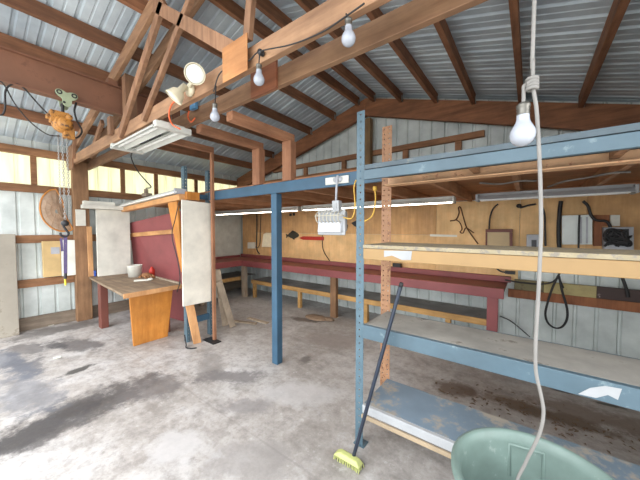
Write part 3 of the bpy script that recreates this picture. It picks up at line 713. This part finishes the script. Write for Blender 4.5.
# small things on the table
zt = .771
c = on_z(135, 276.5, zt)
tag(MB().lathe([(.001, 0), (.10, 0), (.115, .19), (.118, .2), (.108, .2), (.095, .012), (.001, .012)], c + Vector((0, 0, 0)), (0, 0, 1), 18).build('white_tub', M['white'], None), 'white plastic tub on the work table in front of the maroon panel', 'tub')
c = on_z(145, 277, zt)
tag(MB().lathe([(.001, 0), (.045, 0), (.045, .12), (.02, .15), (.02, .17), (.001, .17)], c + Vector((.03, .10, 0)), (0, 0, 1), 14).build('red_bottle', M['red']), 'small red bottle beside the white tub on the work table', 'bottle')
gm = MB().ball(c + Vector((.12, -.02, .045)), .075, 1.3, 1.0, .6)
for k in range(4): gm.tube([c + Vector((.14, -.06 + .035 * k, .045)), c + Vector((.21, -.08 + .04 * k, .04)), c + Vector((.265, -.085 + .042 * k, .022))], .018, 7)
gm.tube([c + Vector((.08, -.08, .04)), c + Vector((.13, -.13, .03))], .02, 7)
tag(gm.build('work_glove', M['glove']), 'brown leather work glove lying on the work table', 'glove')
a = on_z(134, 281.5, zt); b = on_z(150, 280.3, zt)
tag(MB().bar(a + Vector((0, 0, .012)), b + Vector((0, 0, .012)), .05, .022).ball(b + Vector((.02, 0, .022)), .04, 1.2, 1, .5).build('white_rag', M['white'], None), 'folded white strip lying at the front of the work table', 'rag')
a = on_z(153, 277, zt); b = on_z(176, 284, zt)
tag(MB().bar(a + Vector((0, 0, .014)), b + Vector((.05, .03, .014)), .035, .025).build('grey_stick', M['old_board'], None, .003), 'grey stick lying across the front corner of the work table', 'stick')
tag(MB().box((-6.13, 1.47, .771), (-6.03, 1.495, .87)).build('blue_tin', M['blue_deep'], None, .006), 'small blue tin at the back corner of the work table', 'tin')
pt = on_y(153, 186, 1.95)
tag(MB().box((-5.02, 1.86, 2.12), (-4.86, 1.96, 2.17)).box((-4.98, 1.88, 2.17), (-4.93, 1.93, 2.24)).build('ballast_box', M['sill'], None, .006), 'small dusty wood block on top of the strip light over the table', 'block')
tag(MB().tube([(-3.99, 1.45, 2.645)] + [on_y(x, y, 1.7) for x, y in ((131, 156), (137, 170), (146, 181), (151, 187))] + [(-4.94, 1.9, 2.25)], .008, 6).build('lamp_cord', M['black']), 'black cord dropping from the shop light to the light over the table', 'cord')
tag(MB().tube([on_y(179, 202, 1.80), on_y(175, 220, 1.79), on_y(172, 236, 1.79), on_y(178, 262, 1.80), on_y(180, 280, 1.79), on_y(177, 292, 1.80)], .006, 6).build('dangling_cord', M['black']), 'thin dark cord dangling down the orange wood prop', 'cord')

# ------------------------------------------------------------------ L-shaped bench
bn = thing('workbench', (-3.0, 4.4, 0), 'long maroon L shaped workbench round the far corner', 'workbench')
MB().prism([(-6.25, 3.05, .815), (-5.38, 3.05, .815), (-5.38, 4.08, .815), (-.24, 4.08, .815), (-.24, 4.73, .815), (-6.25, 4.73, .815)], (0, 0, .035)).build('bench_top', M['maroon_top'], bn, .003)
MB().box((-5.36, 4.045, .735), (-.24, 4.08, .862)).build('front_apron', M['maroon'], bn, .004)
MB().box((-5.395, 3.05, .735), (-5.36, 4.08, .862)).build('side_apron', M['maroon'], bn, .004)
MB().box((-6.2, 4.66, .851), (-.2, 4.73, .93)).build('back_ledge', M['maroon'], bn, .004)
MB().box((-6.25, 3.05, .851), (-6.2, 4.65, .90)).build('side_ledge', M['maroon'], bn, .004)
for x, m in ((-5.36, 'old_board'), (-2.8, 'post'), (-.36, 'maroon')):
    MB().box((x - .06, 4.085, 0), (x + .06, 4.17, .814)).build('leg', M[m], bn, .004)
for x, y in ((-5.9, 3.15), (-5.45, 3.1)): MB().box((x - .05, y - .04, 0), (x + .05, y + .04, .814)).build('leg', M['old_board'], bn, .004)
sh = MB().box((-5.15, 4.18, .40), (-.42, 4.72, .42)).build('lower_shelf', M['shelf_grey'], bn, .002)
MB().box((-5.15, 4.155, .335), (-.42, 4.18, .42)).build('shelf_edge', M['bench_shelf'], sh, .003)
for x in (-5.10, -3.7, -2.2, -.9): MB().box((x - .035, 4.185, 0), (x + .035, 4.25, .399)).build('shelf_leg', M['bench_shelf'], sh, .003)
sh2 = MB().box((-6.25, 3.05, .44), (-5.55, 4.6, .46)).build('lower_shelf', M['shelf_grey'], bn, .002)
MB().box((-5.55, 3.05, .375), (-5.525, 4.15, .46)).build('shelf_edge', M['bench_shelf'], sh2, .003)
tag(MB().box((-5.85, 3.55, 0), (-5.70, 3.70, .40)).build('white_jug', M['white'], None, .02), 'pale plastic container on the floor under the corner bench', 'container')

# ------------------------------------------------------------------ storage rack at the front
rk = thing('storage_rack', (.1, 2.0, 0), 'large steel storage rack with grey blue, yellow and blue shelves', 'rack')
for x0_ in (-1.005, 1.15):
    mb = perforated(MB(), x0_, x0_ + .062, 1.765, 0, 2.43); perforated(mb, 1.765, 1.81, x0_, 0, 2.43, 'y'); mb.box((x0_ - .01, 1.755, 0), (x0_ + .075, 1.83, .008)).build('front_upright', M['upright_blue'], rk)
    mb = perforated(MB(), x0_ - .005, x0_ + .08, 2.2, 0, 2.45, cols=2, pitch=.042); perforated(mb, 2.2, 2.245, x0_ - .005, 0, 2.45, 'y'); mb.build('rear_upright', M['orange_steel'], rk)
XA, XB = -.943, 1.15
# top shelf
MB().box((XA, 1.755, 1.945), (XB, 1.785, 2.012)).build('top_beam', M['greyblue'], rk, .004)
MB().box((XA, 2.165, 1.945), (XB, 2.197, 2.016)).box((XA, 2.10, 1.945), (XB, 2.165, 1.955)).build('rear_beam', M['tan_steel'], rk, .004)
MB().box((XA, 1.765, 2.018), (XB, 2.19, 2.05)).build('top_deck', M['deck_blue_dark'], rk, .002)
for x in (-.3, .35): MB().box((x - .02, 1.787, 1.975), (x + .02, 2.164, 2.016)).build('cross_bar', M['orange_steel'], rk, .003)
# yellow shelf
MB().box((XA, 1.755, 1.385), (XB, 1.79, 1.462)).build('middle_beam', M['yellow'], rk, .004)
MB().box((XA, 1.75, 1.464), (XB, 2.195, 1.488)).build('middle_deck', M['cream_edge'], rk, .002)
MB().box((XA, 2.165, 1.385), (XB, 2.197, 1.462)).build('rear_beam', M['yellow'], rk, .004)
ps = [on_y(x, y, 1.7535) for x, y in ((384, 250.5), (412, 251), (411, 260), (402, 260), (392, 255.5), (384, 257))]
MB().prism(ps, (0, .0012, 0)).build('bare_patch', M['fixture_grey'], rk)
# blue shelf
MB().box((XA, 1.755, .815), (XB, 1.79, .912)).build('lower_beam', M['greyblue'], rk, .004)
MB().box((XA, 1.791, .893), (XB, 2.164, .911)).build('lower_deck', M['shelf_grey'], rk, .002)
MB().box((XA, 2.165, .815), (XB, 2.197, .905)).build('rear_beam', M['greyblue'], rk, .004)
ps = [on_y(x, y, 1.7535) for x, y in ((578, 394), (590, 388), (605, 386), (622, 389), (618, 400), (608, 395), (596, 398))]
MB().prism(ps, (0, .0012, 0)).build('bare_patch', M['fixture_grey'], rk)
# bottom shelf
MB().box((XA, 1.755, .265), (XB, 1.785, .325)).build('bottom_beam', M['fixture_grey'], rk, .004)
MB().box((XA, 1.74, .235), (XB, 1.755, .262)).build('bottom_lip', M['chip_lip'], rk, .002)
MB().box((XA, 1.786, .30), (XB, 2.195, .325)).build('bottom_deck', M['deck_blue'], rk, .002)
MB().box((XA, 2.165, .235), (XB, 2.197, .299)).build('rear_beam', M['deck_blue'], rk, .004)

# broom leaning on the rack
pb0, pt0 = Vector((-.925, 1.60, .045)), on_y(400.5, 287, 1.725)
br = thing('broom', (pb0.x, pb0.y, 0), 'broom with a dark blue handle leaning against the storage rack', 'broom')
MB().tube([pb0, pt0], .0125, 12, False).build('handle', M['pole'], br)
MB().lathe([(.001, 0), (.013, 0), (.0135, .02), (.010, .03), (.001, .031)], pt0, (pt0 - pb0), 12).build('grip_cap', M['black'], br)
bh = MB()
bh.hexa([(-1.06, 1.545, .03), (-.85, 1.545, .03), (-.85, 1.615, .03), (-1.06, 1.615, .03), (-1.02, 1.56, .06), (-.88, 1.56, .06), (-.88, 1.605, .06), (-1.02, 1.605, .06)])
bho = bh.build('broom_head', M['broom'], br, .01)
bb = MB()
for i in range(18):
    for j in range(4):
        x, y = -1.05 + i * .0113, 1.555 + j * .018; bb.tube([(x, y, .031), (x + random.uniform(-.006, .006), y + random.uniform(-.006, .006), .001)], .004, 4, False)
bb.build('bristles', M['broom'], bho)

# ------------------------------------------------------------------ bin, rope and near bulb
bc = Vector((.05, 1.22, 0))
bi = thing('plastic_bin', bc, 'round grey green plastic bin standing in front of the storage rack', 'bin')
MB().lathe([(.001, .0), (.20, 0), (.21, .01), (.258, .66), (.275, .665), (.285, .68), (.285, .70), (.272, .708), (.258, .70), (.25, .66), (.2, .03), (.001, .03)], bc, (0, 0, 1), 48).build('bin_body', M['bin'], bi)
for an in (math.radians(100), math.radians(280)):
    hm_ = MB()
    d = Vector((math.cos(an), math.sin(an), 0)); s_ = Vector((-d.y, d.x, 0))
    i0 = bc + d * .246 + Vector((0, 0, .655)); i1 = bc + d * .235 + Vector((0, 0, .52))
    hm_.tube([i1 - s_ * .06, i0 - s_ * .06, i0 + s_ * .06, i1 + s_ * .06], .009, 7, False)
    hm_.build('moulded_handle', M['bin'], bi)
rp = [(Vector((0.0, .92, 3.25)))] + [on_y(x, y, Y) for x, y, Y in ((533.5, 26, .92), (533, 60, .92), (533, 85, .92), (536.5, 110, .92), (539, 150, .92), (540.5, 190, .92), (541, 230, .93), (539.5, 270, .94), (537.5, 310, .95), (535.5, 345, .96), (536, 372, .98), (541, 395, 1.0), (543.5, 413, 1.02), (540, 432, 1.04), (533, 448, 1.06), (526, 462, 1.08))] + [Vector((-.02, 1.12, .70)), Vector((.02, 1.16, .45)), Vector((.1, 1.22, .12))]
rr = MB().tube(rp, .0046, 8)
kp = on_y(532, 84, .92)
for k in range(4): rr.tube([kp + Vector((.011 * math.cos(a_), .011 * math.sin(a_), -.012 + k * .008)) for a_ in [2 * PI * i / 8 for i in range(9)]], .005, 6, False)
rope_o = tag(rr.build('hanging_rope', M['rope']), 'off white rope hanging from the roof down into the plastic bin', 'rope')
cB = on_y(522.5, 136.5, .92)
k_ = .0365
bulb(kp, cB + Vector((0, 0, .004)), 'large white bulb tied to the hanging rope in front of the rack', .0295, cord=[cB + Vector((0, 0, .085)), cB + Vector((.0, 0, .115)), on_y(524, 86, .92), on_y(528, 83, .92), kp + Vector((-.006, -.012, 0))])

# ------------------------------------------------------------------ work lamp on the loft beam
yl = 2.2
wl = thing('work_lamp', (-1.49, yl, 1.58), 'caged white work lamp hanging from a plate on the loft beam', 'lamp')
MB().box((-1.625, 2.235, 2.03), (-1.36, 2.249, 2.10)).build('mounting_plate', M['fixture'], wl, .002)
MB().tube([(-1.475, 2.228, 2.105), (-1.475, 2.215, 2.04), (-1.475, yl, 1.84)], .011, 8).lathe([(.001, 0), (.026, 0), (.026, .012), (.001, .012)], (-1.50, 2.236, 2.07), (0, -1, 0), 12).lathe([(.001, 0), (.026, 0), (.026, .012), (.001, .012)], (-1.45, 2.236, 2.07), (0, -1, 0), 12).build('rod', M['grey_box'], wl)
MB().box((-1.50, yl - .03, 1.755), (-1.425, yl + .025, 1.865)).box((-1.485, yl - .036, 1.785), (-1.445, yl - .03, 1.84)).build('switch_box', M['fixture_grey'], wl, .008)
lm = MB()
c = Vector((-1.535, yl - .03, 1.675)); W, H = .15, .125
lm.hexa([c + Vector((-W, .05, -H)), c + Vector((W, .05, -H)), c + Vector((W * .9, .12, -H * .7)), c + Vector((-W * .9, .12, -H * .7)), c + Vector((-W, .05, H * .85)), c + Vector((W, .05, H * .85)), c + Vector((W * .9, .12, H * .7)), c + Vector((-W * .9, .12, H * .7))])
lm.box(c + Vector((-W - .01, .03, -H - .01)), c + Vector((W + .01, .05, H * .9)))
hd = lm.build('lamp_head', M['fixture_grey'], wl, .012)
MB().hexa([c + Vector((-W * .88, -.01, -H * .85)), c + Vector((W * .88, -.01, -H * .85)), c + Vector((W * .9, .03, -H * .9)), c + Vector((-W * .9, .03, -H * .9)), c + Vector((-W * .8, 0, -.01)), c + Vector((W * .8, 0, -.01)), c + Vector((W * .9, .03, 0)), c + Vector((-W * .9, .03, 0))]).build('lens', M['led'], hd, .006)
cg = MB()
for i in range(7):
    x = -W * .85 + i * W * 1.7 / 6; cg.tube([c + Vector((x, .03, H * .82)), c + Vector((x, -.03, H * .55)), c + Vector((x, -.035, H * .1)), c + Vector((x, .0, -.02))], .005, 6)
cg.tube([c + Vector((-W, .03, H * .4)), c + Vector((-W * .9, -.03, H * .4)), c + Vector((W * .9, -.03, H * .4)), c + Vector((W, .03, H * .4))], .005, 6)
cg.build('wire_guard', M['guard'], hd)
MB().tube([c + Vector((W, .02, .03)), on_y(352, 218, 2.2), on_y(355, 206, 2.21), on_y(354, 188, 2.22), on_y(356, 180, 2.24)], .006, 6).build('power_cord', M['yellow_cord'], wl)
tag(MB().tube([on_y(375, 190, 2.235), on_y(375.5, 200, 2.235), on_y(373, 214, 2.24), on_y(367, 220, 2.24), on_y(360, 222, 2.24)], .007, 6).lathe([(.001, 0), (.02, 0), (.02, .035), (.001, .035)], on_y(375, 190.5, 2.23), (0, 0, 1), 10).build('extension_lead', M['yellow_cord']), 'yellow cord with a plug hanging under the loft beam beside the rack upright', 'cord')

# ------------------------------------------------------------------ things on the back wall
yw = 4.733
def wall_pts(lst, y=yw): return [on_y(a, b, y) for a, b in lst]
fs_ = thing('fish_ornament', on_y(291, 238, yw), 'small dark fish shaped ornament on the plywood wall', 'ornament')
fo = [(285.6, 233.8), (287.6, 234.9), (289.3, 233.0), (291.5, 231.9), (294.5, 231.7), (297, 233), (298.8, 235.2), (297.4, 237.2), (294.6, 238.4), (291.4, 238.3), (289.2, 237.2), (287.6, 236.3), (285.8, 238.2), (286.4, 236)]
MB().prism(wall_pts(fo, yw - .02), (0, .018, 0)).build('fish_body', M['fish'], fs_, .002)
MB().prism(wall_pts([(289.6, 232.9), (292.5, 230.4), (296, 232)], yw - .014), (0, .008, 0)).prism(wall_pts([(291, 237.6), (294, 239.8), (294.6, 238.2)], yw - .014), (0, .008, 0)).build('fin', M['fish'], fs_)
tag(MB().prism(wall_pts([(299, 238), (303, 236.3), (323.5, 236.8), (323.5, 240.4), (303, 239.8)], yw - .02), (0, .018, 0)).build('red_pointer', M['red'], None, .002), 'long red pointed sign strip on the plywood wall beside the fish', 'sign')
jp = wall_pts([(261.5, 247), (263.2, 234), (266, 232.6), (273, 233), (273, 247.3)], yw - .04)
tag(MB().prism(jp, (0, .038, 0)).build('cream_holder', M['cream'], None, .01), 'cream plastic holder on the wall just left of the blue post', 'holder')
ob = thing('outlet_box', on_y(251, 249, yw), 'small white outlet box with conduit above the bench in the corner', 'outlet')
MB().prism(wall_pts([(247.5, 242.3), (254.5, 242.3), (254.5, 248.5), (247.5, 248.5)], yw - .05), (0, .035, 0)).build('outlet_body', M['white'], ob, .006)
MB().tube(wall_pts([(256.8, 214), (256.8, 230), (256.5, 243), (257, 250), (259.5, 254)], yw - .02), .014, 7).tube(wall_pts([(254.5, 246.5), (258, 247.5), (260, 242), (260.3, 230), (261, 214)], yw - .015), .009, 6).build('conduit', M['darkmetal'], ob)
tag(MB().prism(wall_pts([(289.2, 213.4), (291, 213.4), (291, 216), (289.2, 216)], yw - .03), (0, .028, 0)).build('wall_hook', M['black'], None, .003), 'small black hook on the plywood under the strip light, left one', 'hook', 'hooks under the strip light')
tag(MB().prism(wall_pts([(292.6, 213), (294.2, 213), (294.2, 215.6), (292.6, 215.6)], yw - .03), (0, .028, 0)).build('wall_hook', M['black'], None, .003), 'small black hook on the plywood under the strip light, right one', 'hook', 'hooks under the strip light')
tag(MB().prism(wall_pts([(340.5, 222.5), (344.5, 222), (347, 225), (346.5, 228), (341.5, 228)], yw - .04), (0, .038, 0)).build('wall_bracket', M['darkmetal'], None, .004), 'small dark bracket on the wall behind the work lamp', 'bracket')
tag(MB().prism(wall_pts([(351, 223), (355, 221), (358, 219), (357.5, 224), (358.5, 228), (354, 226)], yw - .04), (0, .038, 0)).build('wall_bracket', M['darkmetal'], None, .004), 'dark jagged clamp on the wall between the work lamp and rack upright', 'clamp')
tag(MB().tube(wall_pts([(324, 234), (322.5, 236), (322.5, 246), (324, 252), (327, 257), (331, 263)], yw - .015), .008, 6).build('wall_wire', M['black']), 'thin dark wire dropping from the red pointer to the bench', 'wire')
tag(MB().tube(wall_pts([(450, 221), (456, 219.5), (459, 213), (458.5, 208), (460.5, 207.5), (463, 216), (466, 226), (470, 233), (478, 244)], yw - .012), .009, 6).tube(wall_pts([(456, 219.5), (460, 223), (462, 229), (460, 232), (463, 233), (466, 228), (474, 233)], yw - .012), .008, 6).build('bent_wire', M['rust']), 'rusty bent wire hanger on the plywood wall above the yellow shelf', 'wire')
tag(MB().prism(wall_pts([(392.5, 263.2), (400.5, 263.8), (400.5, 267.6), (392.5, 267)], yw - .08), (0, .06, 0)).build('small_outlet', M['black'], None, .004), 'small black outlet box just above the bench behind the rack upright', 'outlet')
tag(MB().prism(wall_pts([(430, 234.2), (457, 235.0), (457, 237.0), (430, 236.4)], yw - .004), (0, .003, 0)).build('white_strip', M['white']), 'thin white sticker strip on the plywood above the yellow shelf', 'sticker')
cbx = thing('wall_cabinet', on_y(499, 250, yw), 'small brown framed beige cabinet on the wall above the yellow shelf', 'cabinet')
MB().prism(wall_pts([(486.5, 231.5), (510, 231.5), (510, 262), (486.5, 262)], yw - .07), (0, .068, 0)).build('cabinet_body', M['beige'], cbx, .004)
MB().prism(wall_pts([(485.5, 229.2), (512.5, 229.2), (512.5, 232.2), (485.5, 232.2)], yw - .1), (0, .098, 0)).prism(wall_pts([(509.5, 232.3), (512.5, 232.3), (512.5, 262), (509.5, 262)], yw - .09), (0, .018, 0)).prism(wall_pts([(485.5, 232.3), (487, 232.3), (487, 262), (485.5, 262)], yw - .09), (0, .018, 0)).build('cabinet_frame', M['maroon_leg'], cbx, .003)
tag(MB().tube(wall_pts([(489, 230), (490, 218), (493, 209), (498, 204)], yw - .05), .01, 6).build('cabinet_cable', M['black']), 'black cable rising from the beige cabinet to the grey strip light', 'cable')
sp = thing('switch_panel', on_y(534, 250, yw), 'small grey switch panel on the wall behind the hanging rope', 'switch')
MB().prism(wall_pts([(526.5, 234.5), (541.5, 234.5), (541.5, 256), (526.5, 256)], yw - .05), (0, .048, 0)).build('panel_body', M['grey_box'], sp, .004)
MB().prism(wall_pts([(531.5, 240), (536.5, 240), (536.5, 247), (531.5, 247)], yw - .058), (0, .007, 0)).build('dial', M['darkmetal'], sp, .002)
tag(MB().tube(wall_pts([(541, 204), (544.5, 214), (545, 228), (545.5, 246)], yw - .03), .011, 6).build('panel_cable', M['black']), 'black cable on the wall just right of the hanging rope', 'cable')
bx = thing('breaker_box', on_y(577, 246, yw), 'white metal breaker box cover on the wall above the yellow shelf', 'breaker box')
MB().prism(wall_pts([(562, 215.5), (592.5, 214.5), (592.5, 244.5), (562, 244.5)], yw - .07), (0, .068, 0)).build('cover', M['wallmetal'], bx, .004)
MB().prism(wall_pts([(579, 217), (582, 217), (582, 243.5), (579, 243.5)], yw - .078), (0, .0075, 0)).prism(wall_pts([(586, 217), (588, 217), (588, 243.5), (586, 243.5)], yw - .078), (0, .0075, 0)).build('ridge', M['grey_box'], bx)
tag(MB().tube(wall_pts([(561, 201), (559.6, 212), (558.6, 228), (558.8, 242), (560, 251), (561, 257)], yw - .03), .022, 8).build('thick_cable', M['black']), 'thick black cable down the left side of the breaker box', 'cable')
tag(MB().tube(wall_pts([(579.5, 215), (578.8, 230), (578.5, 250)], yw - .09), .01, 6).build('thin_cable', M['black']), 'thin black cable hanging across the front of the breaker box', 'cable')
tag(MB().prism(wall_pts([(593.5, 215), (609.8, 215), (609.8, 226), (602, 226), (602, 246), (593.5, 246)], yw - .03), (0, .028, 0)).build('brown_board', M['brown_board'], None, .003), 'red brown board on the wall between the breaker box and the control unit', 'board')
tag(MB().prism(wall_pts([(610.5, 215), (620, 215), (620, 226), (610.5, 226)], yw - .05), (0, .048, 0)).prism(wall_pts([(613.2, 217), (615.2, 217), (615.2, 219), (613.2, 219)], yw - .053), (0, .002, 0)).build('white_switch', M['white'], None, .003), 'white switch plate above the cable tangled control unit', 'switch')
cu = thing('control_unit', on_y(619, 249, yw), 'grey metal control unit tangled with black cables on the back wall', 'control unit')
MB().prism(wall_pts([(604, 227.5), (634, 226.8), (634, 254), (604, 254)], yw - .12), (0, .118, 0)).build('unit_body', M['grey_box'], cu, .005)
cm = MB()
for i in range(12):
    q = [(random.uniform(604, 632), random.uniform(229, 247)) for _ in range(5)]; cm.tube([on_y(a, b, yw - .14 - random.uniform(0, .03)) for a, b in q], .012, 6)
cm.prism(wall_pts([(618, 229), (629, 229), (629, 240), (618, 240)], yw - .15), (0, .03, 0))
cm.build('cable_tangle', M['black'], cu)
tag(MB().tube(wall_pts([(583, 201), (588, 206), (591, 215), (596, 220), (605, 221), (609, 224), (611, 230)], yw - .1), .016, 7).build('feed_cable', M['black']), 'black feed cable curving from the grey strip light to the control unit', 'cable')
tag(MB().tube(wall_pts([(520, 208), (528, 205.5), (536, 204)], yw - .02), .012, 6).lathe([(.001, 0), (.03, 0), (.03, .03), (.001, .03)], on_y(519, 206, yw), (0, -1, 0), 12).build('ceiling_hook', M['black']), 'small black stub of wire under the grey strip light by the rope', 'wire')
# boards and cord on the metal wall at the end of the bench
tag(MB().box((-.23, 4.70, .64), (1.3, 4.74, .755)).build('wall_rail', M['brown_board'], None, .004), 'red brown rail low on the metal wall past the end of the bench', 'girt')
for (x0_, x1_, m, l) in ((-.16, .16, 'olive', 'olive painted board on the low rail next to the bench end'), (.162, .66, 'straw', 'straw yellow painted board on the low rail behind the cable loop'), (.662, 1.3, 'camo', 'dark patchy painted board on the low rail, farthest from the bench')):
    tag(MB().box((x0_, 4.695, .757), (x1_, 4.735, .90)).build('painted_board', M[m], None, .004), l, 'board')
cl = MB()
top = on_y(559, 274, 4.62)
for dx in (0, .012):
    loop = [(558, 275), (552, 288), (546.5, 305), (545, 315), (548, 323.5), (555, 328), (562, 326.5), (566.5, 319), (566.5, 308), (562, 292), (558.5, 276)]
    cl.tube([on_y(x, y, 4.62) + Vector((dx * .6, -dx, dx * .3)) for x, y in loop], .009, 7)
cl.tube([on_y(x, y, 4.64) for x, y in ((560, 273), (554, 281), (543, 284), (525, 283), (505, 280))], .011, 6)
cl.tube([on_y(x, y, 4.62) for x, y in ((558, 276), (561, 283), (563, 288))], .012, 6)
cl.lathe([(.001, 0), (.012, 0), (.012, .12), (.001, .12)], top + Vector((0, .02, .01)), (0, 1, 0), 8)
tag(cl.build('cable_loop', M['black']), 'loop of thick black cable hung on the metal wall past the bench end', 'cable')
tag(MB().tube(wall_pts([(494, 266), (500, 271), (505, 272.5)], yw - .06), .012, 6).prism(wall_pts([(505, 271), (515, 271.8), (515, 274.6), (505, 273.8)], yw - .07), (0, .06, 0)).build('plug_block', M['black'], None), 'black plug block on the wall above the end of the bench', 'plug')
tag(MB().tube(wall_pts([(500, 316), (512, 322), (530, 337)], 4.7), .008, 6).build('low_cable', M['black']), 'thin black cable low on the metal wall past the red bench leg', 'cable')
tag(MB().tube([on_y(622, 277, 4.675), on_y(626, 288, 4.675), on_y(628, 297, 4.675)], .016, 7).build('hose_stub', M['black']), 'short black hose end by the dark patchy board', 'hose')
# white wires under the loft joists on the right
tag(MB().tube([on_z(x, y, 1.996) for x, y in ((548, 187), (556, 184), (566, 181), (585, 178), (612, 173), (630, 172))], .008, 6).build('loft_wire', M['rope']), 'pale wire stapled under the loft joists right of the rope', 'wire')
tag(MB().tube([on_z(x, y, 1.996) for x, y in ((480, 183), (500, 184), (520, 181), (536, 181))], .008, 6).build('loft_wire', M['rope']), 'pale wire stapled under the loft joists left of the rope', 'wire')

# ------------------------------------------------------------------ debris on the floor
rag = MB()
rag.ball((-3.0, 3.86, .02), .16, 1.5, .9, .2); rag.ball((-2.78, 3.92, .02), .1, 1.2, .8, .3)
tag(rag.build('brown_rag', M['debris']), 'crumpled brown rag on the floor under the long bench', 'rag')
lv = MB()
for i in range(170):
    x = random.gauss(.0, .45); y = 2.95 + random.gauss(0, .12) + .1 * x; a = random.uniform(0, PI); l = random.uniform(.008, .026)
    if x < -.75 or x > 1.2 or y < 2.4: continue
    dx, dy = math.cos(a) * l, math.sin(a) * l; z = random.uniform(.001, .005)
    lv.prism([(x - dx, y - dy, z), (x - dy * .4, y + dx * .4, z + .004), (x + dx, y + dy, z), (x + dy * .4, y - dx * .4, z + .004)], (0, 0, .003))
o = lv.build('leaf_litter', M['debris']); o['kind'] = 'stuff'; tag(o, 'dry brown leaf litter on the floor behind the storage rack', 'litter')
for x, y, l in ((51, 325.5, 'small white scrap on the floor near the left wall'), (57, 358, 'pale chip of paper on the floor in front of the timber post')):
    c = on_z(x, y, 0); tag(MB().prism([c + Vector((-.05, -.03, .002)), c + Vector((.04, -.04, .004)), c + Vector((.055, .03, .01)), c + Vector((-.03, .04, .003))], (0, 0, .004)).build('paper_scrap', M['white']), l, 'scrap')

# ------------------------------------------------------------------ light
w = bpy.data.worlds.new('sky'); scene.world = w; w.use_nodes = True
wn = w.node_tree; wn.nodes.clear()
wo = wn.nodes.new('ShaderNodeOutputWorld'); wbk = wn.nodes.new('ShaderNodeBackground')
wbk.inputs[0].default_value = (.80, .90, 1.0, 1); wbk.inputs[1].default_value = 1.2
wn.links.new(wbk.outputs[0], wo.inputs[0])
def area(name, loc, rot, sx, sy, power, color=(1, 1, 1)):
    l = bpy.data.lights.new(name, 'AREA'); l.shape = 'RECTANGLE'; l.size = sx; l.size_y = sy; l.energy = power; l.color = color
    o = bpy.data.objects.new(name, l); col.objects.link(o); o.location = loc; o.rotation_euler = rot
    return o
area('door_daylight', (-2.4, -9.0, 3.6), (math.radians(82), 0, 0), 15, 6.5, 520, (1.0, .98, .96))
area('sky_daylight', (-2.5, -5.5, 8.5), (math.radians(38), 0, 0), 12, 5, 1350, (.97, .985, 1.0))
area('wall_daylight', (-12, 2.0, 3.5), (math.radians(80), 0, math.radians(-90)), 12, 5, 380, (1.0, .98, .94))
area('side_daylight', (8.5, -1.5, 3.2), (math.radians(80), 0, math.radians(90)), 7, 5, 500, (1.0, .98, .96))
scene.view_settings.view_transform = 'Standard'; scene.view_settings.look = 'None'
scene.view_settings.gamma = 1; scene.view_settings.use_curve_mapping = False
scene.view_settings.exposure = 0.76
